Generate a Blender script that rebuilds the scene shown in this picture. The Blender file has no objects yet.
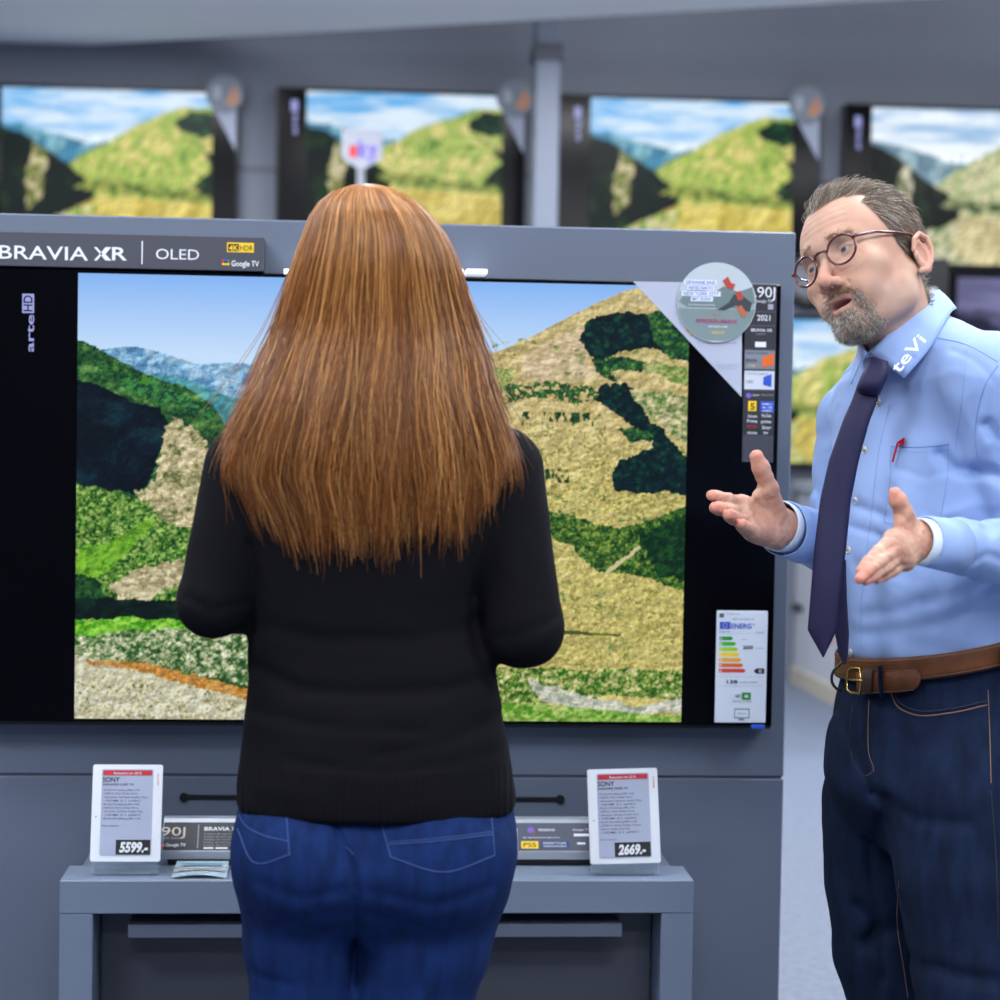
import bpy, math, random
import numpy as np
random.seed(7)
RNG = np.random.default_rng(11)
SC = bpy.context.scene
COL = SC.collection
PI = math.pi

# ------------------------------------------------------------------ camera
F = 2000.0
CAMP = np.array([-0.1793, -3.6612, 1.4005])
YAW, PIT, ROL = 0.0743, -0.0389, 0.0169
fw = np.array([math.sin(YAW)*math.cos(PIT), math.cos(YAW)*math.cos(PIT), math.sin(PIT)])
rt = np.array([math.cos(YAW), -math.sin(YAW), 0.0])
up = np.cross(rt, fw)
R_ = math.cos(ROL)*rt+math.sin(ROL)*up
U_ = -math.sin(ROL)*rt+math.cos(ROL)*up

def at(px, py, Y):
    """point of the plane y=Y (metres) seen at that place of the photograph"""
    d = fw+R_*(px-500)/F+U_*(500-py)/F
    return CAMP+d*((Y-CAMP[1])/d[1])

from mathutils import Matrix, Vector
cd = bpy.data.cameras.new('camera')
cam = bpy.data.objects.new('camera', cd)
COL.objects.link(cam)
M3 = Matrix(((R_[0], U_[0], -fw[0]), (R_[1], U_[1], -fw[1]), (R_[2], U_[2], -fw[2])))
cam.matrix_world = Matrix.Translation(Vector(CAMP)) @ M3.to_4x4()
cd.sensor_width = 36
cd.lens = 72
cd.clip_start = 0.05
cd.dof.use_dof = True
cd.dof.focus_distance = 3.14
cd.dof.aperture_fstop = 3.8
SC.camera = cam
SC.view_settings.view_transform = 'Standard'
SC.view_settings.look = 'None'
SC.view_settings.gamma = 1
SC.view_settings.exposure = 0.0
SC.view_settings.use_curve_mapping = False

# ------------------------------------------------------------------ materials
def lin(c):
    c = np.asarray(c, float)/255.0
    return np.where(c <= 0.04045, c/12.92, ((c+0.055)/1.055)**2.4)

_mats = {}
def mat(name, rgb, rough=0.5, metal=0.0, spec=0.5, emit=None, strength=1.0, attr=False, bump=None, var=None,
        transmission=0, alpha=1.0, sheen=0.0, subsurf=0.0, coat=0.0):
    if name in _mats:
        return _mats[name]
    m = bpy.data.materials.new(name)
    m.use_nodes = True
    nt = m.node_tree
    b = nt.nodes['Principled BSDF']
    col = (*lin(rgb), 1.0)
    b.inputs['Base Color'].default_value = col
    b.inputs['Roughness'].default_value = rough
    b.inputs['Metallic'].default_value = metal
    b.inputs['Specular IOR Level'].default_value = spec
    b.inputs['Transmission Weight'].default_value = transmission
    b.inputs['Alpha'].default_value = alpha
    b.inputs['Sheen Weight'].default_value = sheen
    b.inputs['Coat Weight'].default_value = coat
    if subsurf:
        b.inputs['Subsurface Weight'].default_value = subsurf
        b.inputs['Subsurface Radius'].default_value = (0.012, 0.005, 0.003)
        b.inputs['Subsurface Scale'].default_value = 0.6
    src = None
    if attr:
        a = nt.nodes.new('ShaderNodeVertexColor')
        a.layer_name = 'Col'
        src = a.outputs['Color']
    if var:                       # (scale tuple, amount, noise scale)
        tc = nt.nodes.new('ShaderNodeTexCoord')
        mp = nt.nodes.new('ShaderNodeMapping')
        mp.inputs['Scale'].default_value = var[0]
        nz = nt.nodes.new('ShaderNodeTexNoise')
        nz.inputs['Scale'].default_value = var[2]
        nz.inputs['Detail'].default_value = 4
        nt.links.new(tc.outputs['Object'], mp.inputs['Vector'])
        nt.links.new(mp.outputs['Vector'], nz.inputs['Vector'])
        hs = nt.nodes.new('ShaderNodeHueSaturation')
        mr = nt.nodes.new('ShaderNodeMapRange')
        mr.inputs['From Min'].default_value = 0.3
        mr.inputs['From Max'].default_value = 0.7
        mr.inputs['To Min'].default_value = 1-var[1]
        mr.inputs['To Max'].default_value = 1+var[1]
        nt.links.new(nz.outputs['Fac'], mr.inputs['Value'])
        nt.links.new(mr.outputs['Result'], hs.inputs['Value'])
        if src is None:
            hs.inputs['Color'].default_value = col
        else:
            nt.links.new(src, hs.inputs['Color'])
        src = hs.outputs['Color']
    if src is not None:
        nt.links.new(src, b.inputs['Base Color'])
    if emit is not None:
        if emit == 'attr':
            nt.links.new(src, b.inputs['Emission Color'])
            b.inputs['Base Color'].default_value = (0.004, 0.004, 0.005, 1)
            for l in list(nt.links):
                if l.to_socket == b.inputs['Base Color']:
                    nt.links.remove(l)
        else:
            b.inputs['Emission Color'].default_value = (*lin(emit), 1)
        b.inputs['Emission Strength'].default_value = strength
    if bump:                      # (kind, scale, strength, mapping scale)
        tc = nt.nodes.new('ShaderNodeTexCoord')
        mp = nt.nodes.new('ShaderNodeMapping')
        mp.inputs['Scale'].default_value = bump[3]
        nt.links.new(tc.outputs['Object'], mp.inputs['Vector'])
        if bump[0] == 'wave':
            t = nt.nodes.new('ShaderNodeTexWave')
            t.inputs['Scale'].default_value = bump[1]
            out = t.outputs['Fac']
        else:
            t = nt.nodes.new('ShaderNodeTexNoise')
            t.inputs['Scale'].default_value = bump[1]
            t.inputs['Detail'].default_value = 3
            out = t.outputs['Fac']
        nt.links.new(mp.outputs['Vector'], t.inputs['Vector'])
        bp = nt.nodes.new('ShaderNodeBump')
        bp.inputs['Strength'].default_value = bump[2]
        bp.inputs['Distance'].default_value = 0.002
        nt.links.new(out, bp.inputs['Height'])
        nt.links.new(bp.outputs['Normal'], b.inputs['Normal'])
    _mats[name] = m
    return m

# ------------------------------------------------------------------ objects
def finish(o, parent=None, label=None, cat=None, group=None, kind=None):
    COL.objects.link(o)
    if parent is not None:
        o.parent = parent
        if parent.type == 'EMPTY' or True:
            o.matrix_parent_inverse = Matrix.Translation(-Vector(world_loc(parent)))
    if label: o['label'] = label
    if cat: o['category'] = cat
    if group: o['group'] = group
    if kind: o['kind'] = kind
    return o

_wl = {}
def world_loc(o):
    return _wl.get(o.name, (0, 0, 0))

def thing(name, loc, label, cat, group=None):
    o = bpy.data.objects.new(name, None)
    o.location = loc
    o.empty_display_size = 0.1
    finish(o, None, label, cat, group)
    _wl[o.name] = tuple(loc)
    return o

def mesh(name, V, Fc, m, parent=None, smooth=True, colors=None, mi=None, **kw):
    """one mesh object from world-space arrays"""
    me = bpy.data.meshes.new(name)
    V = np.asarray(V, np.float32)
    if isinstance(Fc, np.ndarray) and Fc.ndim == 2:
        n, k = Fc.shape
        me.vertices.add(len(V)); me.vertices.foreach_set('co', V.ravel())
        me.loops.add(n*k); me.loops.foreach_set('vertex_index', Fc.astype(np.int32).ravel())
        me.polygons.add(n)
        me.polygons.foreach_set('loop_start', np.arange(0, n*k, k, dtype=np.int32))
        me.polygons.foreach_set('loop_total', np.full(n, k, np.int32))
        me.update(calc_edges=True)
        me.validate()
    else:
        me.from_pydata([tuple(map(float, v)) for v in V], [], [tuple(f) for f in Fc])
        me.update()
    for mm in (m if isinstance(m, (list, tuple)) else [m]):
        me.materials.append(mm)
    if mi is not None:
        me.polygons.foreach_set('material_index', np.asarray(mi, np.int32))
    me.polygons.foreach_set('use_smooth', np.full(len(me.polygons), bool(smooth)))
    if colors is not None:
        a = me.color_attributes.new('Col', 'FLOAT_COLOR', 'POINT')
        c = np.ones((len(V), 4), np.float32); c[:, :3] = colors
        a.data.foreach_set('color', c.ravel())
    o = bpy.data.objects.new(name, me)
    return finish(o, parent, **kw)

class MB:
    """collects shapes and links them as one mesh"""
    def __init__(s): s.V = []; s.F = []; s.I = []; s.ms = []
    def mi(s, m):
        if m not in s.ms: s.ms.append(m)
        return s.ms.index(m)
    def add(s, V, Fc, m):
        b = len(s.V); s.V += [tuple(v) for v in V]; s.F += [tuple(i+b for i in f) for f in Fc]; s.I += [s.mi(m)]*len(Fc)
        return s
    def box(s, lo, hi, m, bev=0.0):
        x0, y0, z0 = lo; x1, y1, z1 = hi
        if bev <= 0:
            V = [(x0,y0,z0),(x1,y0,z0),(x1,y1,z0),(x0,y1,z0),(x0,y0,z1),(x1,y0,z1),(x1,y1,z1),(x0,y1,z1)]
            return s.add(V, [(0,3,2,1),(4,5,6,7),(0,1,5,4),(1,2,6,5),(2,3,7,6),(3,0,4,7)], m)
        V = []; ix = {}
        for i, X in enumerate((x0, x1)):
            for j, Y in enumerate((y0, y1)):
                for k, Z in enumerate((z0, z1)):
                    sx, sy, sz = (1-2*i)*bev, (1-2*j)*bev, (1-2*k)*bev
                    ix[i,j,k,0] = len(V); V.append((X, Y+sy, Z+sz))
                    ix[i,j,k,1] = len(V); V.append((X+sx, Y, Z+sz))
                    ix[i,j,k,2] = len(V); V.append((X+sx, Y+sy, Z))
        f = []
        for i in (0,1):
            f.append([ix[i,0,0,0], ix[i,1,0,0], ix[i,1,1,0], ix[i,0,1,0]])
            f.append([ix[0,i,0,1], ix[1,i,0,1], ix[1,i,1,1], ix[0,i,1,1]])
            f.append([ix[0,0,i,2], ix[1,0,i,2], ix[1,1,i,2], ix[0,1,i,2]])
        for a in (0,1):
            for b in (0,1):
                f.append([ix[a,b,0,0], ix[a,b,1,0], ix[a,b,1,1], ix[a,b,0,1]])
                f.append([ix[a,0,b,0], ix[a,1,b,0], ix[a,1,b,2], ix[a,0,b,2]])
                f.append([ix[0,a,b,1], ix[1,a,b,1], ix[1,a,b,2], ix[0,a,b,2]])
                for c in (0,1):
                    f.append([ix[a,b,c,0], ix[a,b,c,1], ix[a,b,c,2]])
        return s.add(V, f, m)
    def poly(s, pts, y0, y1, m):
        """polygon in the x-z plane given thickness from y0 (front) to y1"""
        n = len(pts)
        V = [(x, y0, z) for x, z in pts]+[(x, y1, z) for x, z in pts]
        f = [tuple(range(n)), tuple(range(2*n-1, n-1, -1))]+[(i, n+i, n+(i+1) % n, (i+1) % n) for i in range(n)]
        return s.add(V, f, m)
    def tube(s, pts, r, m, n=8, closed=False):
        V, f = tube_vf(pts, r, n, closed)
        return s.add(V, f, m)
    def build(s, name, parent=None, smooth=False, **kw):
        return mesh(name, s.V, s.F, s.ms, parent, smooth, mi=s.I, **kw)

def tube_vf(pts, r, n=8, closed=False, flat=1.0):
    P = [Vector(p) for p in pts]; k = len(P)
    rs = r if isinstance(r, (list, tuple)) else [r]*k
    V = []; f = []
    N = None
    for i in range(k):
        t = (P[(i+1) % k]-P[i-1]) if closed else (P[min(i+1, k-1)]-P[max(i-1, 0)])
        t.normalize()
        if N is None:
            N = t.orthogonal().normalized()
        else:
            N = (N-t*N.dot(t)).normalized()
        B = t.cross(N)
        for j in range(n):
            a = 2*PI*j/n
            V.append(P[i]+(N*math.cos(a)+B*math.sin(a)*flat)*rs[i])
    m = k if closed else k-1
    for i in range(m):
        for j in range(n):
            a = i*n+j; b = i*n+(j+1) % n; c = ((i+1) % k)*n
            f.append((a, b, c+(j+1) % n, c+j))
    if not closed:
        f.append(tuple(range(n-1, -1, -1))); f.append(tuple((k-1)*n+j for j in range(n)))
    return V, f

# ------------------------------------------------------------------ writing
_tc = {}
def text_vf(s, bold=0.0):
    key = (s, bold)
    if key in _tc: return _tc[key]
    cu = bpy.data.curves.new('t', 'FONT')
    cu.body = s; cu.size = 1.0; cu.resolution_u = 3; cu.fill_mode = 'FRONT' if hasattr(cu, 'fill_mode') else 'FRONT'
    cu.offset = bold*.45
    o = bpy.data.objects.new('t', cu); COL.objects.link(o)
    dg = bpy.context.evaluated_depsgraph_get()
    me = bpy.data.meshes.new_from_object(o.evaluated_get(dg))
    V = np.array([v.co[:] for v in me.vertices]).reshape(-1, 3)
    fs = [tuple(p.vertices) for p in me.polygons]
    bpy.data.objects.remove(o); bpy.data.curves.remove(cu); bpy.data.meshes.remove(me)
    _tc[key] = (V, fs)
    return V, fs

class Sheet:
    """flat print on a board: origin o, right axis ax, up axis az, outward normal n; coordinates in metres"""
    def __init__(s, o, ax, az, n):
        s.o = np.array(o, float); s.ax = np.array(ax, float); s.az = np.array(az, float); s.n = np.array(n, float)
        s.mb = MB(); s.lift = 0.0004
    def pt(s, u, v, w=0.0): return s.o+s.ax*u+s.az*v+s.n*w
    def poly(s, pts, m, w=None):
        w = s.lift if w is None else w; k = len(pts)
        V = [s.pt(u, v, w) for u, v in pts]
        s.mb.add(V, [tuple(range(k))], m)
    def rect(s, u0, v0, u1, v1, m, w=None): s.poly([(u0, v0), (u1, v0), (u1, v1), (u0, v1)], m, w)
    def disc(s, u, v, r, m, w=None, n=28, ry=None):
        ry = ry or r
        s.poly([(u+r*math.cos(2*PI*i/n), v+ry*math.sin(2*PI*i/n)) for i in range(n)], m, w)
    def ring(s, u, v, r0, r1, m, w=None, n=28):
        w = s.lift if w is None else w
        V = []; f = []
        for i in range(n):
            a = 2*PI*i/n
            V += [s.pt(u+r0*math.cos(a), v+r0*math.sin(a), w), s.pt(u+r1*math.cos(a), v+r1*math.sin(a), w)]
            j = (i+1) % n
            f.append((2*i, 2*i+1, 2*j+1, 2*j))
        s.mb.add(V, f, m)
    def text(s, t, u, v, m, h=0.01, width=None, align='L', bold=0.0, rot=False, w=None, shear=0.0):
        """h is the capital height; width squeezes the line to a given length"""
        w = s.lift*2 if w is None else w
        V, fs = text_vf(t, bold)
        if len(V) == 0: return
        sy = h/0.70
        x = V[:, 0]-V[:, 0].min(); y = V[:, 1]
        sx = sy if width is None else width/max(x.max(), 1e-6)
        x = (x+y*shear)*sx; y = y*sy; L = x.max()
        if align == 'C': x = x-L/2
        if align == 'R': x = x-L
        if rot: x, y = -y, x
        s.mb.add([s.pt(u+a, v+b, w) for a, b in zip(x, y)], fs, m)
    def lines(s, u, v, n, L, dh, h, m, words, wid=None):
        for i in range(n):
            s.text(words[i % len(words)], u, v-i*dh, m, h=h, width=(L*(0.6+0.4*((i*37) % 10)/10) if wid is None else wid))
    def build(s, name, parent, **kw):
        return s.mb.build(name, parent, **kw)

# ------------------------------------------------------------------ numpy noise
def _hash(i, j, k, seed):
    h = (i.astype(np.int64)*374761393+j.astype(np.int64)*668265263+k.astype(np.int64)*2147483647+seed*1274126177) & 0xffffffff
    h = ((h ^ (h >> 13))*1274126177) & 0xffffffff
    h = (h ^ (h >> 16)) & 0xffff
    return h.astype(np.float32)/65535.0
def vnoise(P, seed=0):
    P = np.asarray(P, np.float32)
    i = np.floor(P); f = P-i; i = i.astype(np.int64)
    f = f*f*(3-2*f)
    r = 0
    for dx in (0, 1):
        for dy in (0, 1):
            for dz in (0, 1):
                w = (f[..., 0] if dx else 1-f[..., 0])*(f[..., 1] if dy else 1-f[..., 1])*(f[..., 2] if dz else 1-f[..., 2])
                r = r+w*_hash(i[..., 0]+dx, i[..., 1]+dy, i[..., 2]+dz, seed)
    return r*2-1
def fbm(P, octs=4, seed=0, gain=0.5):
    r = 0; a = 1.0; t = 0; P = np.asarray(P, np.float32)
    for o in range(octs):
        r = r+a*vnoise(P*(2.03**o)+o*17.3, seed+o); t += a; a *= gain
    return r/t
def fbm2(x, y, octs=4, seed=0, gain=0.5):
    return fbm(np.stack([x, y, np.zeros_like(x)+0.5], -1), octs, seed, gain)
def sstep(a, b, x):
    t = np.clip((x-a)/(b-a), 0, 1)
    return t*t*(3-2*t)
def inpoly(x, y, pts):
    r = np.zeros(x.shape, bool); n = len(pts)
    for i in range(n):
        x0, y0 = pts[i]; x1, y1 = pts[(i+1) % n]
        c = ((y0 > y) != (y1 > y))
        if y1 != y0:
            r ^= c & (x < (x1-x0)*(y-y0)/(y1-y0)+x0)
    return r

# ------------------------------------------------------------------ implicit surfaces -> mesh
def smin(a, b, k):
    h = np.clip(0.5+0.5*(b-a)/k, 0, 1)
    return b*(1-h)+a*h-k*h*(1-h)
def smax(a, b, k): return -smin(-a, -b, k)
def cap(P, a, b, r1, r2):
    a = np.asarray(a, np.float32); b = np.asarray(b, np.float32)
    ab = b-a; t = np.clip(((P-a)@ab)/max(float(ab@ab), 1e-12), 0, 1)
    return np.linalg.norm(P-a-t[:, None]*ab, axis=1)-(r1+(r2-r1)*t)
def chain(P, pts, rs, k=0.0):
    d = None
    for i in range(len(pts)-1):
        e = cap(P, pts[i], pts[i+1], rs[i], rs[i+1])
        d = e if d is None else (np.minimum(d, e) if k == 0 else smin(d, e, k))
    return d
def ell(P, c, r, R=None):
    q = P-np.asarray(c, np.float32)
    if R is not None: q = q@np.asarray(R, np.float32)
    r = np.asarray(r, np.float32)
    k0 = np.linalg.norm(q/r, axis=1); k1 = np.linalg.norm(q/(r*r), axis=1)
    return k0*(k0-1)/np.maximum(k1, 1e-6)
def pchip(x, X, Y):
    """smooth monotone-ish interpolation of stations"""
    X = np.asarray(X, float); Y = np.asarray(Y, float)
    m = np.gradient(Y, X)
    x = np.clip(x, X[0], X[-1])
    i = np.clip(np.searchsorted(X, x)-1, 0, len(X)-2)
    h = X[i+1]-X[i]; t = (x-X[i])/h
    return ((1+2*t)*(1-t)**2*Y[i]+t*(1-t)**2*h*m[i]+t*t*(3-2*t)*Y[i+1]+t*t*(t-1)*h*m[i+1])
def loft(P, st, n=2.3, yaw=0.0, endk=0.02):
    """st: rows (z, cx, cy, half width, half depth), z rising; yaw turns the section"""
    st = np.asarray(st, float); z = P[:, 2]
    cx, cy, a, b = (pchip(z, st[:, 0], st[:, j]) for j in (1, 2, 3, 4))
    dx = P[:, 0]-cx; dy = P[:, 1]-cy
    if yaw:
        c, s = math.cos(yaw), math.sin(yaw)
        dx, dy = dx*c+dy*s, -dx*s+dy*c
    q = (np.abs(dx/a)**n+np.abs(dy/b)**n)**(1/n)
    rr = np.sqrt(dx*dx+dy*dy)+1e-6
    d = (q-1)*rr/np.maximum(q, 0.05)
    d = np.where(q < 0.3, (q-1)*np.minimum(a, b), d)*0.9
    e = np.maximum(st[0, 0]-z, z-st[-1, 0])
    return smax(d, e, endk)

def surf(f, lo, hi, h, B=20, margin=1.7):
    lo = np.array(lo, float); hi = np.array(hi, float)
    n = np.ceil((hi-lo)/h).astype(int)+2
    nb = np.ceil(n/B).astype(int)
    g = np.stack(np.meshgrid(*[np.arange(k) for k in nb], indexing='ij'), -1).reshape(-1, 3)
    cen = lo+(g*B+B/2)*h
    d = f(cen.astype(np.float32))
    g = g[np.abs(d) < margin*B*h*0.9]
    M = int(n.max()+2*B+4)
    ks = []; vs = []; qs = []
    ar = np.arange(-1, B+1)
    I, J, K = np.meshgrid(ar, ar, ar, indexing='ij')
    off = np.stack([I, J, K], -1).reshape(-1, 3)
    S = B+2
    for b in g:
        base = b*B
        P = (lo+(off+base)*h).astype(np.float32)
        D = f(P).reshape(S, S, S).astype(np.float32)
        neg = D < 0
        if neg.all() or not neg.any(): continue
        C = S-1
        acc = np.zeros((C, C, C, 3), np.float32); cnt = np.zeros((C, C, C), np.float32)
        for ax in range(3):
            for u in (0, 1):
                for v in (0, 1):
                    sl0 = [slice(0, C)]*3; sl1 = [slice(0, C)]*3
                    o1, o2 = [q for q in range(3) if q != ax]
                    sl0[o1] = sl1[o1] = slice(u, u+C); sl0[o2] = sl1[o2] = slice(v, v+C)
                    sl1[ax] = slice(1, 1+C)
                    A = D[tuple(sl0)]; Bb = D[tuple(sl1)]
                    cr = (A < 0) != (Bb < 0)
                    t = np.where(cr, A/np.where(cr, A-Bb, 1), 0)
                    acc[..., ax] += np.where(cr, t, 0); acc[..., o1] += np.where(cr, u, 0); acc[..., o2] += np.where(cr, v, 0)
                    cnt += cr
        act = cnt > 0
        idx = np.argwhere(act)
        pos = lo+(idx-1+base+acc[act]/cnt[act][:, None])*h
        gi = idx-1+base+2
        key = (gi[:, 0]*M+gi[:, 1])*M+gi[:, 2]
        ks.append(key); vs.append(pos)
        for ax in range(3):
            o1, o2 = [q for q in range(3) if q != ax]
            if ax == 1: o1, o2 = o2, o1
            sl0 = [slice(1, S-1)]*3; sl1 = [slice(1, S-1)]*3; sl1[ax] = slice(2, S)
            A = neg[tuple(sl0)]; Bb = neg[tuple(sl1)]
            cr = np.argwhere(A != Bb)
            if len(cr) == 0: continue
            fl = A[A != Bb]
            c0 = cr+base+2            # cell index with the same corner
            def kk(d1, d2):
                q = c0.copy(); q[:, o1] -= d1; q[:, o2] -= d2
                return (q[:, 0]*M+q[:, 1])*M+q[:, 2]
            q = np.stack([kk(1, 1), kk(0, 1), kk(0, 0), kk(1, 0)], 1)
            q[~fl] = q[~fl][:, ::-1]
            qs.append(q)
    keys = np.concatenate(ks); V = np.concatenate(vs); Q = np.concatenate(qs)
    uk, first = np.unique(keys, return_index=True)
    V = V[first]
    pos = np.searchsorted(uk, Q.ravel())
    pos = np.clip(pos, 0, len(uk)-1)
    ok = (uk[pos] == Q.ravel()).reshape(Q.shape).all(1)
    Q = pos.reshape(Q.shape)[ok]
    return V, Q
def grad(f, P, e=0.001):
    P = P.astype(np.float32)
    g = np.stack([f(P+np.array(d, np.float32)*e)-f(P-np.array(d, np.float32)*e) for d in ((1,0,0),(0,1,0),(0,0,1))], 1)
    return g/np.maximum(np.linalg.norm(g, axis=1, keepdims=True), 1e-9)
def refine(f, V, it=2):
    for _ in range(it):
        g = grad(f, V); V = V-g*f(V.astype(np.float32))[:, None]*0.9
    return V
def join_vq(parts):
    V = []; Q = []; b = 0
    for v, q in parts:
        V.append(v); Q.append(q+b); b += len(v)
    return np.concatenate(V), np.concatenate(Q)
def strands(paths, rad, cols):
    """paths N,S,3; rad N or N,S; three-sided hairs"""
    N, S, _ = paths.shape
    T = np.gradient(paths, axis=1); T /= np.maximum(np.linalg.norm(T, axis=2, keepdims=True), 1e-9)
    rv = RNG.normal(size=(N, 1, 3)); A = rv-(rv*T).sum(2, keepdims=True)*T
    A /= np.maximum(np.linalg.norm(A, axis=2, keepdims=True), 1e-9)
    Bv = np.cross(T, A)
    rad = np.asarray(rad); rad = rad[:, None]*np.ones((1, S)) if rad.ndim == 1 else rad
    V = np.stack([paths+(A*math.cos(a)+Bv*math.sin(a))*rad[..., None] for a in (0, 2*PI/3, 4*PI/3)], 2)   # N,S,3,3
    idx = np.arange(N*S*3).reshape(N, S, 3)
    q = []
    for j in range(3):
        k = (j+1) % 3
        q.append(np.stack([idx[:, :-1, j], idx[:, :-1, k], idx[:, 1:, k], idx[:, 1:, j]], -1).reshape(-1, 4))
    C = np.repeat(cols[:, None, :], S*3, 1).reshape(-1, 3) if cols.ndim == 2 else np.repeat(cols[:, :, None, :], 3, 2).reshape(-1, 3)
    return V.reshape(-1, 3), np.concatenate(q), C
# ================================================================== THE PLACE
panel_m = mat('grey_laminate', (96, 107, 126), rough=0.42, spec=0.4, bump=('noise', 900, 0.08, (1, 1, 1)))
table_m = mat('light_grey_laminate', (114, 128, 150), rough=0.42, spec=0.4)
panel_dark = mat('dark_grey_laminate', (62, 66, 78), rough=0.5)
black_m = mat('black_plastic', (14, 14, 20), rough=0.35)
gloss_black = mat('glossy_black_glass', (3, 3, 7), rough=0.18, spec=0.12)
white_p = mat('white_plastic', (225, 232, 240), rough=0.4)
acryl = mat('clear_acrylic', (150, 170, 190), rough=0.1, alpha=.17, spec=.6)
wall_m = mat('grey_wall_paint', (98, 104, 117), rough=0.7, var=((1, 1, 1), 0.04, 2))
ceil_m = mat('pale_ceiling_paint', (236, 237, 240), rough=0.8)
floor_m = mat('speckled_blue_grey_floor', (92, 102, 120), rough=0.6, var=((1, 1, 1), 0.22, 40))
silver = mat('brushed_silver', (170, 178, 190), rough=0.35, metal=0.4)
txt_w = mat('white_print', (225, 230, 238), rough=0.6)
txt_g = mat('grey_print', (150, 156, 168), rough=0.6)
txt_k = mat('black_print', (22, 24, 32), rough=0.6)
txt_dg = mat('dark_grey_print', (80, 88, 102), rough=0.6)
pr_blue = mat('blue_print', (30, 80, 190), rough=0.6)
pr_navy = mat('navy_print', (24, 62, 110), rough=0.6)
pr_red = mat('red_print', (190, 45, 55), rough=0.6)
pr_yel = mat('yellow_print', (240, 200, 20), rough=0.6)
pr_green = mat('green_print', (20, 140, 50), rough=0.6)
pr_lime = mat('lime_print', (150, 205, 20), rough=0.6)
pr_amber = mat('amber_print', (225, 165, 20), rough=0.6)
pr_orange = mat('orange_print', (215, 100, 30), rough=0.6)
pr_purple = mat('purple_print', (110, 90, 190), rough=0.6)
dark_card = mat('black_card', (34, 35, 44), rough=0.5)
mid_card = mat('charcoal_card', (64, 66, 78), rough=0.5)

# floor / walls / ceiling --------------------------------------------------
MB().box((-7, -6, -0.1), (8, 7.4, 0), floor_m).build('floor', kind='structure')
YB = 7.15
MB().box((-7, YB, 0), (8, YB+0.2, 4.6), wall_m).build('wall_back', kind='structure')
MB().box((-7.1, -6, 0), (-6.9, YB, 4.6), wall_m).build('wall_left', kind='structure')
MB().box((7.9, -6, 0), (8.1, YB, 4.6), wall_m).build('wall_right', kind='structure')
MB().box((-7, -6.1, 0), (8, -5.9, 4.6), wall_m).build('wall_front', kind='structure')
zc = 3.36
def on_z(px, py, z):
    d = fw+R_*(px-500)/F+U_*(500-py)/F
    return CAMP+d*((z-CAMP[2])/d[2])
cl, cr = on_z(0, 50, zc), on_z(1000, -6, zc)
sl = (cr[1]-cl[1])/(cr[0]-cl[0])
yl = cl[1]+sl*(-7-cl[0]); yr = cl[1]+sl*(8-cl[0])
m_ = MB()
m_.add([(-7, -6, zc), (8, -6, zc), (8, yr, zc), (-7, yl, zc), (-7, -6, zc+.3), (8, -6, zc+.3), (8, yr, zc+.3), (-7, yl, zc+.3)],
       [(0, 3, 2, 1), (4, 5, 6, 7), (0, 1, 5, 4), (1, 2, 6, 5), (2, 3, 7, 6), (3, 0, 4, 7)], ceil_m)
m_.build('ceiling', kind='structure')
MB().box((-7, 3.5, 4.6), (8, YB+.2, 4.8), wall_m).build('ceiling_upper', kind='structure')
# grooves between the back wall panels
m_ = MB()
a_ = at(240, 168, YB); b_ = at(276, 170, YB)
m_.box((-6.9, YB-0.012, a_[2]-.012), (7.8, YB+0.01, a_[2]+.012), panel_dark)
m_.build('trim_1', kind='structure')
# grey post in front of the wall
a_ = at(531, 120, YB-.5); b_ = at(556, 120, YB-.5)
post = thing('support_post', (float(a_[0]+b_[0])/2, YB-.6, 0), 'grey metal support post between the second and third wall televisions', 'post')
MB().box((a_[0], YB-.7, 0), (b_[0], YB-.5, 3.9), mat('post_paint', (104, 113, 130), rough=.5), 0.01).build('shaft', post)
z0 = at(540, 66, YB-.5)[2]; z1 = at(540, 50, YB-.5)[2]
MB().box((a_[0]-.01, YB-.71, z0), (b_[0]+.01, YB-.49, z1), panel_dark, .004).build('collar', post)

# ------------------------------------------------------------------ screen pictures (painted from polygons and noise)
def c_(r, g, b): return lin((r, g, b))
def mixc(A, B, t): return A*(1-t[..., None])+B*t[..., None]

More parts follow.
